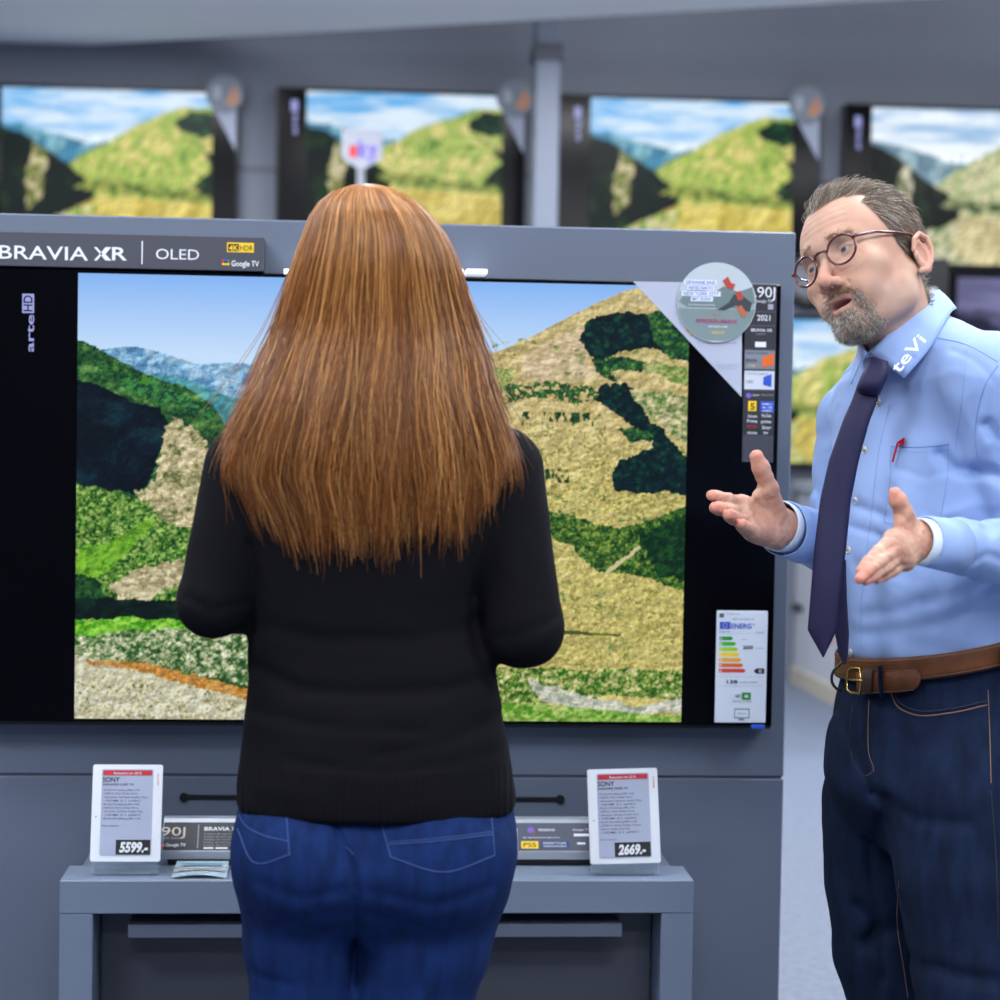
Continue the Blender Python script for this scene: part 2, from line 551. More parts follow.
def paint_main(W, H):
    """the hilly river landscape shown by the big television; coordinates run like the photo's"""
    x, y = np.meshgrid(np.linspace(78, 689, W), np.linspace(273, 721, H))
    wx = fbm2(x/26, y/26, 4, 3)*9; wy = fbm2(x/26, y/26, 4, 9)*9
    fx = fbm2(x/5, y/5, 3, 21)*6; fy = fbm2(x/5, y/5, 3, 33)*6
    X = x+wx+fx; Y = y+wy+fy
    x2 = x+fx*.5; y2 = y+fy*.5
    def put(img, pts, col, hard=True, wob=1.0, soft=None):
        mk = inpoly(x+(wx+fx)*wob, y+(wy+fy)*wob, pts)
        img[mk] = (col[mk] if isinstance(col, np.ndarray) and col.ndim == 3 else col)
        return mk
    n1 = fbm2(x/5, y/4, 3, 5); n2 = fbm2(x/14, y/9, 3, 6); n3 = fbm2(x/2.2, y/2.2, 2, 8); n4 = fbm2(x/40, y/24, 3, 12)
    g1 = RNG.normal(0, 1, x.shape); g2 = fbm2(x/3.2, y/2.6, 2, 91)*2
    hgt = fbm2(x/11, y/8, 5, 93, .62); rel = np.clip((hgt-np.roll(np.roll(hgt, 2, 0), 2, 1))*2.6, -.45, .6)
    def mottle(cols, n, lv):
        img = np.zeros(x.shape+(3,)); img[:] = cols[0]
        pos = [lv[0]-.22]+list(lv) if len(cols) == len(lv)+1 else lv
        nn_ = n+.10*g1+.06*g2
        for k in range(3): img[..., k] = np.interp(nn_, np.array(pos)+.06, [c[k] for c in cols])
        return img*(1+rel*.55)[..., None]
    ty = np.clip((y-273)/80, 0, 1)
    img = mixc(np.zeros(x.shape+(3,))+c_(132, 180, 243), np.zeros(x.shape+(3,))+c_(196, 222, 251), ty)
    # far mountains
    far = mottle([c_(78, 128, 170), c_(120, 170, 205), c_(165, 200, 225)], fbm2(x/9+y/20, y/7, 4, 40), [-.1, .25])
    put(img, [(78, 352), (112, 347), (135, 345), (160, 351), (195, 362), (235, 359), (275, 366), (330, 360), (400, 352), (470, 348), (470, 480), (78, 470)], far, wob=.15)
    put(img, [(430, 345), (470, 340), (500, 345), (520, 350), (520, 380), (430, 380)], far, wob=.1)
    mid = mottle([c_(40, 105, 125), c_(70, 140, 150), c_(95, 165, 165)], n2, [-.1, .3])
    put(img, [(150, 372), (185, 378), (215, 388), (250, 400), (300, 410), (360, 420), (420, 440), (420, 500), (150, 450)], mid, wob=.3)
    # left hill
    lefth = mottle([c_(8, 36, 28), c_(20, 66, 40), c_(50, 105, 48), c_(110, 150, 80)], n1*.6+n2*.6, [-.25, .05, .42])
    put(img, [(70, 336), (95, 345), (118, 358), (150, 376), (178, 384), (196, 392), (212, 404), (222, 420), (260, 440), (300, 462), (340, 492), (380, 540), (410, 600), (430, 730), (70, 730)], lefth, wob=.35)
    put(img, [(130, 372), (170, 390), (205, 405), (215, 418), (200, 416), (165, 402), (120, 385)], mottle([c_(20, 60, 50), c_(60, 130, 60)], n1, [0]), wob=.5)
    shadow = mottle([c_(3, 14, 26), c_(6, 28, 42), c_(14, 48, 56)], n4+n1*.3, [.1, .45])
    put(img, [(70, 378), (100, 384), (135, 402), (160, 410), (168, 430), (158, 455), (150, 480), (136, 492), (100, 488), (70, 482)], shadow, wob=.6)
    ridge = mottle([c_(60, 80, 40), c_(120, 125, 80), c_(185, 172, 130), c_(222, 210, 175)], n1*.7+n2*.5, [-.3, -.05, .3])
    put(img, [(170, 415), (185, 425), (200, 430), (215, 450), (230, 470), (250, 480), (250, 540), (222, 530), (205, 520), (190, 540), (160, 530), (145, 510), (140, 490), (155, 478), (160, 455)], ridge, wob=1)
    gb = mottle([c_(16, 52, 22), c_(46, 100, 34), c_(105, 150, 60), c_(170, 190, 110)], n3*.7+n1*.5, [-.2, .08, .38])
    put(img, [(70, 484), (120, 492), (150, 500), (165, 520), (200, 528), (250, 525), (260, 600), (70, 606)], gb, wob=.6)
    put(img, [(78, 555), (90, 545), (115, 540), (150, 515), (155, 520), (120, 560), (90, 580), (78, 580)], mottle([c_(70, 130, 30), c_(120, 175, 50)], n1, [0]), wob=.8)
    put(img, [(195, 556), (215, 540), (245, 545), (260, 610), (200, 612), (205, 590), (180, 590)], mottle([c_(10, 32, 22), c_(40, 60, 40)], n2, [.3]), wob=.7)
    put(img, [(70, 570), (100, 580), (110, 605), (70, 612)], mottle([c_(10, 44, 26), c_(40, 90, 40)], n1, [.1]), wob=.8)
    put(img, [(110, 588), (130, 575), (175, 560), (195, 570), (190, 580), (150, 598), (120, 600)], mottle([c_(150, 140, 100), c_(205, 195, 160)], n1, [0]), wob=1)
    put(img, [(70, 602), (110, 598), (180, 600), (260, 598), (260, 618), (200, 622), (110, 620), (70, 624)], mottle([c_(6, 22, 22), c_(12, 42, 30)], n2, [0.1]), wob=.5)
    put(img, [(70, 622), (120, 618), (190, 621), (380, 618), (390, 640), (70, 645)], mottle([c_(50, 130, 20), c_(95, 175, 35), c_(150, 200, 80)], n1, [-.1, .3]), wob=.4)
    bank = mottle([c_(30, 70, 40), c_(85, 125, 60), c_(165, 175, 135), c_(215, 215, 190)], n1*.8+n3*.4, [-.15, .08, .3])
    put(img, [(70, 638), (130, 632), (200, 628), (390, 640), (400, 705), (260, 690), (180, 670), (120, 662), (70, 664)], bank, wob=.5)
    sand = mottle([c_(165, 150, 110), c_(190, 185, 150), c_(205, 205, 185)], n3*.8+n2*.4, [-.25, .2])
    put(img, [(70, 655), (120, 662), (180, 672), (260, 695), (400, 706), (410, 730), (70, 730)], sand, wob=.3)
    put(img, [(90, 660), (150, 664), (200, 676), (260, 694), (260, 703), (200, 688), (140, 672), (90, 664)], mottle([c_(165, 110, 40), c_(200, 150, 80)], n1, [0]), wob=.5)
    mk = inpoly(x, y, [(70, 690), (260, 700), (260, 730), (70, 730)]) & (n3+n1*.4 > .36)
    img[mk] = c_(225, 225, 205)
    mk = inpoly(x, y, [(70, 668), (260, 700), (260, 730), (70, 730)]) & (n3-n1*.3 < -.42)
    img[mk] = c_(95, 110, 70)
    # right hill
    hill = mottle([c_(140, 125, 78), c_(176, 160, 104), c_(196, 178, 122), c_(212, 196, 148)], n3*.5+n2*.6, [-.35, -.05, .3])
    lowh = mottle([c_(120, 115, 55), c_(160, 150, 80), c_(190, 178, 105), c_(208, 196, 130)], n3*.9+n2*.3, [-.35, -.08, .28])
    hill = mixc(hill, lowh, sstep(380, 500, y))
    put(img, [(296, 470), (360, 425), (430, 380), (470, 352), (500, 341), (530, 327), (560, 310), (590, 294), (620, 280), (645, 272), (700, 262), (700, 730), (400, 730), (385, 640), (355, 560), (320, 500)], hill, wob=.12)
    pink = mottle([c_(186, 168, 130), c_(212, 192, 158)], n2, [0])
    put(img, [(520, 345), (560, 325), (590, 312), (585, 345), (600, 365), (570, 372), (520, 372)], pink, wob=.5)
    bush = mottle([c_(8, 40, 38), c_(18, 66, 40), c_(60, 115, 50), c_(120, 155, 80)], n1*.7+n3*.4, [-.1, .22, .5])
    dark = mottle([c_(3, 26, 34), c_(7, 42, 40), c_(20, 72, 52)], n1+n2*.3, [.15, .5])
    lg = mottle([c_(100, 130, 60), c_(150, 165, 90), c_(190, 190, 130)], n1+n3*.4, [-.1, .3])
    put(img, [(478, 352), (495, 360), (512, 358), (510, 372), (495, 385), (480, 390), (470, 370)], lg, wob=.8)
    mk = inpoly(X, Y, [(490, 380), (540, 372), (600, 378), (610, 372), (640, 385), (600, 392), (520, 388), (500, 400)]) & (n1 > -.1)
    img[mk] = bush[mk]
    put(img, [(583, 312), (600, 303), (640, 300), (672, 305), (685, 318), (688, 345), (665, 342), (640, 338), (618, 340), (600, 352), (588, 345), (578, 330)], dark, wob=.6)
    put(img, [(645, 300), (665, 296), (690, 318), (690, 350), (670, 345), (650, 330)], bush, wob=.6)
    put(img, [(590, 348), (612, 346), (650, 352), (640, 362), (612, 360), (615, 372), (600, 362)], bush, wob=.6)
    put(img, [(655, 350), (688, 356), (688, 376), (668, 370), (640, 356)], lg, wob=.8)
    put(img, [(597, 378), (615, 372), (634, 378), (640, 392), (652, 410), (668, 425), (684, 440), (692, 452), (692, 490), (670, 482), (645, 488), (615, 484), (610, 468), (622, 452), (640, 446), (655, 440), (650, 425), (628, 415), (612, 402), (596, 392)], dark, wob=.6)
    put(img, [(628, 380), (646, 400), (664, 418), (680, 430), (692, 436), (692, 390), (670, 380)], mottle([c_(60, 110, 50), c_(135, 150, 90), c_(200, 190, 150)], n1+n3*.3, [-.2, .15]), wob=.6)
    put(img, [(618, 420), (640, 416), (656, 428), (650, 434), (630, 432)], bush, wob=.7)
    mk = (x > 470) & (y > 330) & (fbm2(x/7, y/4.5, 4, 58, .65) > .22) & (fbm2(x/45, y/30, 2, 59) > -.05) & (img[..., 0] > .3)
    img[mk] = (lg*.75)[mk]
    # rows of shrubs
    for (u0, u1, v0, v1, th) in ((520, 600, 404, 418, .15), (548, 590, 404, 414, -.05), (545, 570, 462, 476, .0)):
        mk = (x > u0) & (x < u1) & (y > v0) & (y < v1) & (fbm2(x/4, y/9, 2, 55) > th)
        img[mk] = bush[mk]*.9
    mk = (x > 500) & (x < 690) & (y > 415) & (y < 505) & (n3+n1*.5 < -.34) & (n4 > -.35) & (img[..., 0] > .3)
    img[mk] = c_(120, 125, 60)
    put(img, [(545, 502), (580, 512), (620, 522), (650, 512), (690, 500), (690, 585), (640, 572), (600, 568), (575, 545), (552, 530)], mottle([c_(14, 48, 24), c_(40, 88, 30), c_(95, 130, 50), c_(150, 165, 80)], n1*.6+n3*.6, [-.12, .12, .42]), wob=.7)
    put(img, [(640, 530), (665, 515), (692, 508), (692, 574), (660, 570)], mottle([c_(8, 40, 26), c_(24, 70, 30)], n1, [.1]), wob=.7)
    mk = inpoly(x2, y2, [(608, 566), (642, 538), (645, 541), (612, 568)])
    img[mk] = c_(200, 190, 140)
    put(img, [(545, 628), (560, 626), (625, 631), (625, 633), (565, 631), (545, 634)], c_(70, 85, 40), wob=.15)
    put(img, [(375, 664), (560, 666), (690, 668), (690, 700), (620, 694), (560, 700), (500, 716), (380, 714)], mottle([c_(30, 80, 26), c_(80, 130, 40), c_(165, 170, 95), c_(215, 205, 160)], n1*.7+n3*.5, [-.12, .1, .35]), wob=.5)
    put(img, [(530, 676), (570, 690), (640, 704), (690, 698), (690, 712), (600, 712), (545, 700)], mottle([c_(150, 160, 140), c_(205, 205, 190)], n1, [0]), wob=.6)
    put(img, [(380, 704), (520, 702), (600, 708), (690, 716), (690, 730), (380, 730)], mottle([c_(70, 130, 30), c_(120, 165, 60), c_(170, 190, 110)], n1, [-.1, .3]), wob=.5)
    mk = inpoly(X, Y, [(480, 560), (690, 585), (690, 665), (480, 660)]) & (n2 > .2)
    img[mk] = mixc(img, np.zeros_like(img)+c_(150, 150, 62), np.full(x.shape, .35))[mk]
    # one lone tree
    mk = (np.hypot((x-146)/7, (y-379)/5)+n3*.9+n1*.8 < .8); img[mk] = c_(66, 130, 40)
    return img

def paint_far(W, H, yellow=1.0, var=0):
    """the wider hill view on the wall televisions; x,y run 0..1 from the top left"""
    x, y = np.meshgrid(np.linspace(0, 1, W), np.linspace(0, 1, H))
    w = fbm2(x*9, y*7, 3, 3+var)*.035; w2 = fbm2(x*9, y*7, 3, 13+var)*.035
    n1 = fbm2(x*34, y*24, 3, 5+var); n2 = fbm2(x*12, y*8, 3, 6+var)
    img = mixc(np.zeros(x.shape+(3,))+c_(105, 180, 238), np.zeros(x.shape+(3,))+c_(222, 238, 252), sstep(-.2, .35, fbm2(x*4, y*16, 4, 70+var)*.8+y*.9))
    def put(pts, cols, n, lv):
        mk = inpoly(x+w, y+w2, pts)
        c = np.zeros(x.shape+(3,))+cols[0]
        for cc, l in zip(cols[1:], lv): c = mixc(c, np.asarray(cc), sstep(l-.1, l+.1, n))
        img[mk] = c[mk]
    put([(0, .22), (.2, .26), (.4, .34), (.55, .32), (.55, .6), (0, .6)], [c_(70, 130, 160), c_(130, 180, 195)], n2, [.1])
    put([(.3, .5), (.42, .38), (.55, .28), (.7, .18), (.85, .1), (1.1, .1), (1.1, 1.1), (.3, 1.1)],
        [c_(95, 140, 60), c_(165, 185, 95), c_(215, 205, 130)], n1*.6+n2*.5, [-.25, .1])
    put([(-.1, .2), (.1, .3), (.25, .42), (.36, .52), (.45, .6), (.4, .8), (.2, .95), (-.1, 1.1)],
        [c_(6, 22, 18), c_(24, 50, 24), c_(90, 120, 50)], n2+n1*.4, [.15, .6])
    put([(.14, .36), (.2, .38), (.22, .5), (.18, .7), (.12, .78), (.12, .5)], [c_(110, 120, 60), c_(200, 190, 150)], n1, [0])
    put([(.82, .2), (.9, .12), (1.1, .14), (1.1, .22), (.95, .3), (.84, .26)], [c_(8, 40, 30), c_(30, 80, 40)], n1, [.2])
    put([(.85, .3), (.95, .35), (1.0, .5), (.9, .62), (1.0, .68), (1.1, .7), (1.1, .5), (1.0, .4)], [c_(12, 36, 28), c_(60, 90, 40)], n1, [.2])
    put([(.35, .62), (.5, .66), (.7, .68), (1.1, .72), (1.1, .66), (.7, .62), (.4, .56)], [c_(50, 90, 40), c_(150, 160, 80)], n1, [-.1])
    put([(.3, .8), (.45, .68), (.7, .7), (1.1, .72), (1.1, 1.1), (.3, 1.1)], [c_(196, 178, 90), c_(222, 205, 120)], n2, [0])
    put([(-.1, 1.1), (.1, .92), (.3, .78), (.45, .72), (.4, .9), (.6, 1.1)], [c_(90, 150, 60), c_(190, 190, 120), c_(215, 210, 170)], n1, [-.2, .2])
    h_ = fbm2(x*40, y*28, 4, 97+var, .6); r_ = np.clip((h_-np.roll(np.roll(h_, 1, 0), 1, 1))*1.5, -.4, .5); img = img*(1+r_*(y > .3))[..., None]
    lum = img.mean(-1, keepdims=True); img = np.clip(lum+(img-lum)*(1.08 if not var else 1.0), 0, 2)
    if var == 5: img = mixc(img, np.zeros_like(img)+img.mean(-1, keepdims=True)*1.35, np.full(x.shape, .35))
    return img

def picture(name, img, x0, x1, z0, z1, y, parent, strength, mname, zbot=None):
    H, W, _ = img.shape
    gx, gz = np.meshgrid(np.linspace(x0, x1, W), np.linspace(z1, z0, H))
    V = np.stack([gx, np.full_like(gx, y), gz], -1).reshape(-1, 3)
    i = np.arange(H*W).reshape(H, W)
    Q = np.stack([i[1:, :-1], i[1:, 1:], i[:-1, 1:], i[:-1, :-1]], -1).reshape(-1, 4)
    m = mat(mname, (0, 0, 0), rough=.3, spec=.08, emit='attr', strength=strength, attr=True)
    return mesh(name, V, Q, m, parent, False, colors=img.reshape(-1, 3))

# ------------------------------------------------------------------ partition with the big television
ZB = 0.85
PY = 0.06
part = thing('display_partition', (-.3, .12, 0), 'grey freestanding partition wall carrying the large television, behind both people', 'display wall')
MB().box((-1.7, PY, .7365), (.6464, PY+.12, 1.766), panel_m, .003).build('upper_panel', part)
MB().box((-1.7, PY, 0.0), (.6464, PY+.12, .7335), panel_m, .003).build('lower_panel', part)
MB().box((-1.69, PY+.004, .733), (.642, PY+.116, .737), panel_dark).build('joint', part)
def slot(px0, px1, py):
    a, b = at(px0, py, PY), at(px1, py, PY)
    s = MB(); s.box((a[0], PY-.003, a[2]-.0045), (b[0], PY+.004, a[2]+.0045), black_m, .001)
    return s, a, b
s, a, b = slot(184, 308, 797)
s.tube([(a[0], PY-.004, a[2]), (a[0], PY+.004, a[2])], .0085, black_m, 16); 
s2, a2, b2 = slot(440, 560, 799)
s2.tube([(b2[0], PY-.004, b2[2]), (b2[0], PY+.004, b2[2])], .0085, black_m, 16)
s.build('cable_slot', part); s2.build('cable_slot', part)

TX0, TX1 = -.845, .609
tv = thing('television', (-.12, .03, ZB), 'large black television playing a green hill landscape, centre of the grey partition', 'television')
MB().box((TX0, .004, ZB-.013), (TX1, PY, ZB+.814), black_m, .003).build('housing', tv)
MB().box((TX0+.002, -.002, ZB-.006), (TX1-.002, .005, ZB+.812), gloss_black, .001).build('screen', tv)
pic = picture('picture', paint_main(612, 448), -.6748, .4369, ZB, ZB+.806, -.0032, tv, 1.0, 'big_screen_picture')
pic['label'] = 'lit landscape picture with black bars beside it'
# channel mark, turned on its side
sg = Sheet((0, -.0032, 0), (1, 0, 0), (0, 0, 1), (0, -1, 0))
glow = mat('white_screen_mark', (0, 0, 0), emit=(165, 170, 235), strength=.85)
o_ = at(34, 352, 0); u_ = at(34, 294, 0)
def side_text(sh, t, x, z, L, h, m, bold):
    sh.text(t, x, z, m, h=h, width=L, rot=True, bold=bold)
hh = (at(24, 300, 0)[0]-at(34, 300, 0)[0])
side_text(sg, 'arte', o_[0], o_[2], (u_[2]-o_[2])*.64, .0135, glow, .03)
r0 = at(22.5, 313, 0); r1 = at(34.5, 294, 0)
sg.rect(r0[0], r0[2], r1[0], r1[2], glow)
sg.text('HD', r1[0]-.003, r0[2]+.003, gloss_black, h=.016, width=(r1[2]-r0[2])-.006, rot=True, bold=.02)
sg.build('channel_mark', tv)
# small glowing strips on the top edge, standing for ceiling lamp reflections
for px in (289, 467, 476):
    a = at(px, 271, 0)
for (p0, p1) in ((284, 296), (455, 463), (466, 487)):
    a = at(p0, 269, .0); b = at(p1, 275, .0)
    MB().box((a[0], -.012, b[2]+.0005), (b[0], .05, a[2]-.0005), mat('white_glint', (235, 240, 250), rough=.3, emit=(235, 245, 255), strength=.7), .001).build('glint_strip', tv)
m_ = MB(); a = at(757, 722, 0)
m_.box((a[0]-.012, -.006, ZB-.012), (a[0]+.014, .004, ZB-.004), pr_blue, .001); m_.build('blue_tab', tv)

# header sign ---------------------------------------------------------------
sy = -.006
a = at(0, 235, sy); b = at(264, 238, sy); c = at(264, 271.5, sy)
hd = thing('header_sign', (-.6, sy, 1.68), 'charcoal header sign lettered BRAVIA XR and OLED above the large television', 'sign')
hx0, hx1 = -.86, b[0]; hz0 = ZB+.8155; hz1 = b[2]+.001
MB().box((hx0, sy, hz0), (hx1, PY, hz1), mid_card, .001).build('board', hd)
S = Sheet((0, sy, 0), (1, 0, 0), (0, 0, 1), (0, -1, 0))
def st(sh, t, px0, px1, pyb, pyt, m, bold=0.0, Y=None):
    Y = sh.o[1] if Y is None else Y
    p = at(px0, pyb, Y); q = at(px1, pyb, Y); r = at(px0, pyt, Y)
    sh.text(t, p[0], p[2], m, h=r[2]-p[2], width=q[0]-p[0], bold=bold)
st(S, 'BRAVIA', -1, 88, 258.5, 245, txt_w, .012)
st(S, 'R', 112, 127, 260, 247, txt_w, .03)
def stroke(sh, p, q, wd, m):
    a_ = at(*p, sh.o[1]); b_ = at(*q, sh.o[1]); 
    sh.poly([(a_[0]-wd, a_[2]), (a_[0]+wd, a_[2]), (b_[0]+wd, b_[2]), (b_[0]-wd, b_[2])], m, w=.0008)
for p, q in (((95.5, 260.5), (107, 247.2)), ((95.5, 247.2), (107, 260.5)), ((104, 254), (110, 247.2)), ((104, 254), (110, 260.6))):
    stroke(S, p, q, .0026, txt_w)
a = at(142, 264, sy); b = at(142, 241, sy); S.rect(a[0]-.001, a[2], a[0]+.0012, b[2], txt_w)
st(S, 'OLED', 156, 199, 259, 248.5, txt_w, -.005)
a = at(227, 252, sy); b = at(254, 243, sy); S.rect(a[0], a[2], b[0], b[2], pr_yel)
a = at(228, 251, sy); b = at(239, 244, sy); S.rect(a[0], a[2], b[0], b[2], txt_k, w=.0006)
st(S, '4K', 229, 238.5, 250.5, 245, pr_yel, .03)
st(S, 'HDR', 240, 253, 250.5, 245.2, txt_k, .01)
a = at(222, 265, sy); b = at(229.5, 259.5, sy)
S.rect(a[0], a[2], b[0], b[2], pr_blue); w_ = (b[0]-a[0])/4
S.rect(a[0], a[2], a[0]+w_, b[2], pr_red, w=.0005); S.rect(b[0]-w_, a[2], b[0], b[2], pr_green, w=.0005); S.rect(a[0], a[2], b[0], a[2]+w_, pr_yel, w=.0006)
S.rect(a[0]+w_, a[2]+w_, b[0]-w_, b[2]-w_, dark_card, w=.0007)
st(S, 'Google TV', 231.5, 259, 266, 260.5, txt_w, .03)
S.build('lettering', hd)

# corner card, round sticker, spec strip, energy label ----------------------
y_ = -.0058
cc = thing('corner_card', at(690, 320, y_), 'white triangular corner card on the screen, behind the round sticker', 'card')
P3 = [at(x, y, y_) for x, y in ((633, 281.5), (742, 283), (741.5, 397))]
m_ = MB(); m_.poly([(p[0], p[2]) for p in P3][::-1], y_-.001, y_+.001, mat('pale_grey_card', (176, 184, 204), rough=.5)); m_.build('card_sheet', cc)
S = Sheet((0, y_-.001, 0), (1, 0, 0), (0, 0, 1), (0, -1, 0))
st(S, 'VALID UNTIL 31.12.', 697, 737, 343, 341, txt_g); st(S, 'SONY EUROPE B.V.', 716, 737, 366, 364.4, txt_g); st(S, 'THE COMPANY', 718, 737, 369, 367.4, txt_g)
for (px, py) in ((687, 331), (691, 335), (690, 330)):
    a = at(px, py, y_); S.disc(a[0], a[2], .0022, pr_amber)
S.build('small_print', cc)

ys = -.0072
ss = thing('specification_strip', at(757, 370, ys), 'tall black specification strip along the right edge of the large television', 'label')
a = at(741, 461, ys); b = at(777.5, 284, ys)
sx0, sx1 = a[0]+.002, b[0]-.001
SX1 = sx1
a = at(741, 462, ys); sz0 = a[2]; sz1 = at(777, 284.5, ys)[2]
MB().box((sx0, ys, sz0), (sx1, ys+.004, sz1), mid_card, .0005).build('strip_board', ss)
S = Sheet((0, ys, 0), (1, 0, 0), (0, 0, 1), (0, -1, 0))
def band(py0, py1, m):
    S.rect(sx0+.001, at(760, py1, ys)[2], sx1-.001, at(760, py0, ys)[2], m)
band(285, 311, dark_card); band(312.5, 325, dark_card); band(326.5, 349, dark_card); band(350.5, 369, mat('grey_card', (120, 128, 142), rough=.5))
band(371, 389.5, mat('paper_white', (200, 208, 222), rough=.5)); band(391, 435, dark_card)
S.lift = .0008
st(S, 'A90J', 746, 775, 297, 286.5, txt_w, .0)
st(S, 'Google TV', 755, 772, 302.5, 299.5, txt_w)
a = at(770, 309, ys); S.rect(a[0]-.004, a[2]-.001, a[0]+.006, a[2]+.009, txt_g)
st(S, '2021', 757, 770, 320.5, 314.8, txt_w, .02)
st(S, 'BRAVIA XR', 751, 772, 331.5, 328.5, txt_w, .02); st(S, 'OLED 4K', 756, 766, 335, 333, txt_g)
a = at(755, 347, ys); b = at(766, 342, ys); S.rect(a[0], a[2], b[0], b[2], txt_w)
a = at(762, 368, ys); b = at(774, 353, ys); S.poly([(a[0], a[2]), (b[0], a[2]+.006), (b[0], b[2]), (a[0], b[2]-.008)], pr_orange, w=.0012)
st(S, 'PERFECT CONTRAST', 746, 768, 353.5, 351.8, txt_k); st(S, 'BRAVIA', 746, 757, 362, 358.5, txt_k); st(S, 'XR OLED', 747, 755, 366.5, 364.5, pr_yel)
a = at(763, 387, ys); b = at(771.5, 374, ys); S.poly([(a[0], a[2]+.004), (b[0], a[2]), (b[0], b[2]), (a[0], b[2]-.006)], pr_blue, w=.0012)
st(S, 'ACOUSTIC SURFACE', 746, 768, 374.5, 372.5, txt_dg); st(S, 'AUDIO', 746, 753, 383, 380, txt_dg)
a = at(748.5, 395.5, ys); S.disc(a[0], a[2], .005, pr_purple)
st(S, 'CALMAN', 752, 759, 396, 394, txt_w); st(S, 'NETFLIX MODE', 761, 773, 396, 394, txt_g)
a = at(748, 411, ys); b = at(756.5, 401, ys); S.rect(a[0], a[2], b[0], b[2], pr_yel)
st(S, '5', 750, 754.5, 409.5, 403, txt_k, .03)
a = at(760, 412, ys); b = at(774, 401.5, ys); S.rect(a[0], a[2], b[0], b[2], pr_blue)
for i in range(3): st(S, ('HDMI 2.1', '4K 120', 'eARC')[i], 762, 772, 405+i*3.3, 403+i*3.3, txt_w, .02)
for (p0, p1, y0, t, m) in ((747.5, 757, 417.5, 'Chromecast', txt_w), (761, 771, 417, 'YouTube', txt_w), (747, 757, 422.5, 'Prime', txt_w), (761, 771, 423, 'prime', txt_w), (747, 757, 428, 'NETFLIX', pr_red), (762, 771, 429, 'Disney+', txt_w), (747, 757, 434, 'rakuten', txt_w), (763, 768, 434, 'tv', txt_w)):
    st(S, t, p0, p1, y0, y0-3.2, m, .02)
S.build('strip_print', ss)

yr_ = -.010
rs_ = thing('round_sticker', at(716, 315, yr_), 'round promotional sticker at the top right corner of the large television', 'sticker')
ctr = at(716.5, 302.5, yr_); rad = (at(756, 302, yr_)[0]-at(677, 302, yr_)[0])/2
m_ = MB(); m_.poly([(ctr[0]+rad*math.cos(2*PI*i/64), ctr[2]+rad*math.sin(2*PI*i/64)) for i in range(64)][::1], yr_-.001, yr_+.001, mat('sticker_base', (186, 198, 206), rough=.35, coat=.3))
m_.build('disc', rs_)
S = Sheet((ctr[0], yr_-.001, ctr[2]), (1, 0, 0), (0, 0, 1), (0, -1, 0)); S.lift = .0003
def arcpoly(z0, z1, m, w, wob=0):
    L = []; n = 20
    for i in range(n+1):
        z = z0+(z1-z0)*i/n; L.append((-math.sqrt(max(rad**2*.97-z*z, 0)), z))
    Rr = [(-u, v) for u, v in L[::-1]]
    S.poly(L+Rr, m, w)
arcpoly(-.070, -.012, mat('grey_green_print', (120, 140, 142), rough=.4), .0003)
arcpoly(-.012, .020, mat('mist_print', (150, 165, 172), rough=.4), .0004)
S.poly([(-.07, .0), (-.055, .022), (-.03, .03), (-.01, .014), (.012, .03), (.04, .02), (.066, .03), (.071, .0), (.05, -.01), (-.05, -.012)], mat('hill_print', (104, 126, 128), rough=.4), .0005)
blu = pr_blue
for i, (t, u0, u1, v, h) in enumerate((('GEWINNE EINE', -.058, -.004, .0335, .0055), ('REISE NACH', -.052, -.008, .0235, .0055), ('NEW YORK CITY', -.062, .004, .0125, .0062), ('MIT SONY', -.045, -.01, .003, .0055))):
    S.rect(u0-.003, v-.0015, u1+.003, v+h+.0015, mat('sticker_white', (228, 234, 244), rough=.4), .0008)
    S.text(t, u0, v, blu, h=h, width=u1-u0, bold=.03, w=.0011)
for i in range(2): S.text('Jetzt Aktionsprodukt kaufen', -.052, -.006-.006*i, txt_w, h=.0028, width=.05)
# plain red and dark diagonal figure-free splash in place of the printed character
red_f = mat('muted_red_print', (176, 62, 48), rough=.4); drk = mat('dark_splash_print', (52, 60, 66), rough=.4)
S.poly([(.0, -.014), (.022, .0), (.032, .016), (.05, .012), (.066, .0), (.062, -.016), (.048, -.014), (.036, -.004), (.016, -.014)], drk, .0009)
S.poly([(.010, .040), (.020, .048), (.026, .036), (.034, .034), (.030, .024), (.018, .028)], red_f, .0012); S.poly([(.034, .020), (.044, .022), (.050, .008), (.040, .004)], red_f, .0012)
S.poly([(.036, -.008), (.046, -.004), (.058, -.020), (.050, -.028)], mat('dull_orange_print', (180, 100, 66), rough=.4), .0013)
S.text('MARVEL', -.006, -.0245, pr_red, h=.0026, width=.014, bold=.02)
S.text('SPIDER-MAN', -.038, -.038, pr_purple, h=.0075, width=.076, bold=.03)
S.text('SPIDER-MAN', -.0385, -.0372, pr_red, h=.0068, width=.076, bold=.0, w=.0013)
S.text('NO WAY HOME', -.014, -.046, txt_w, h=.0036, width=.035, bold=.02)
S.text('AB JETZT', -.008, -.057, pr_yel, h=.004, width=.024, bold=.02)
S.build('sticker_print', rs_)

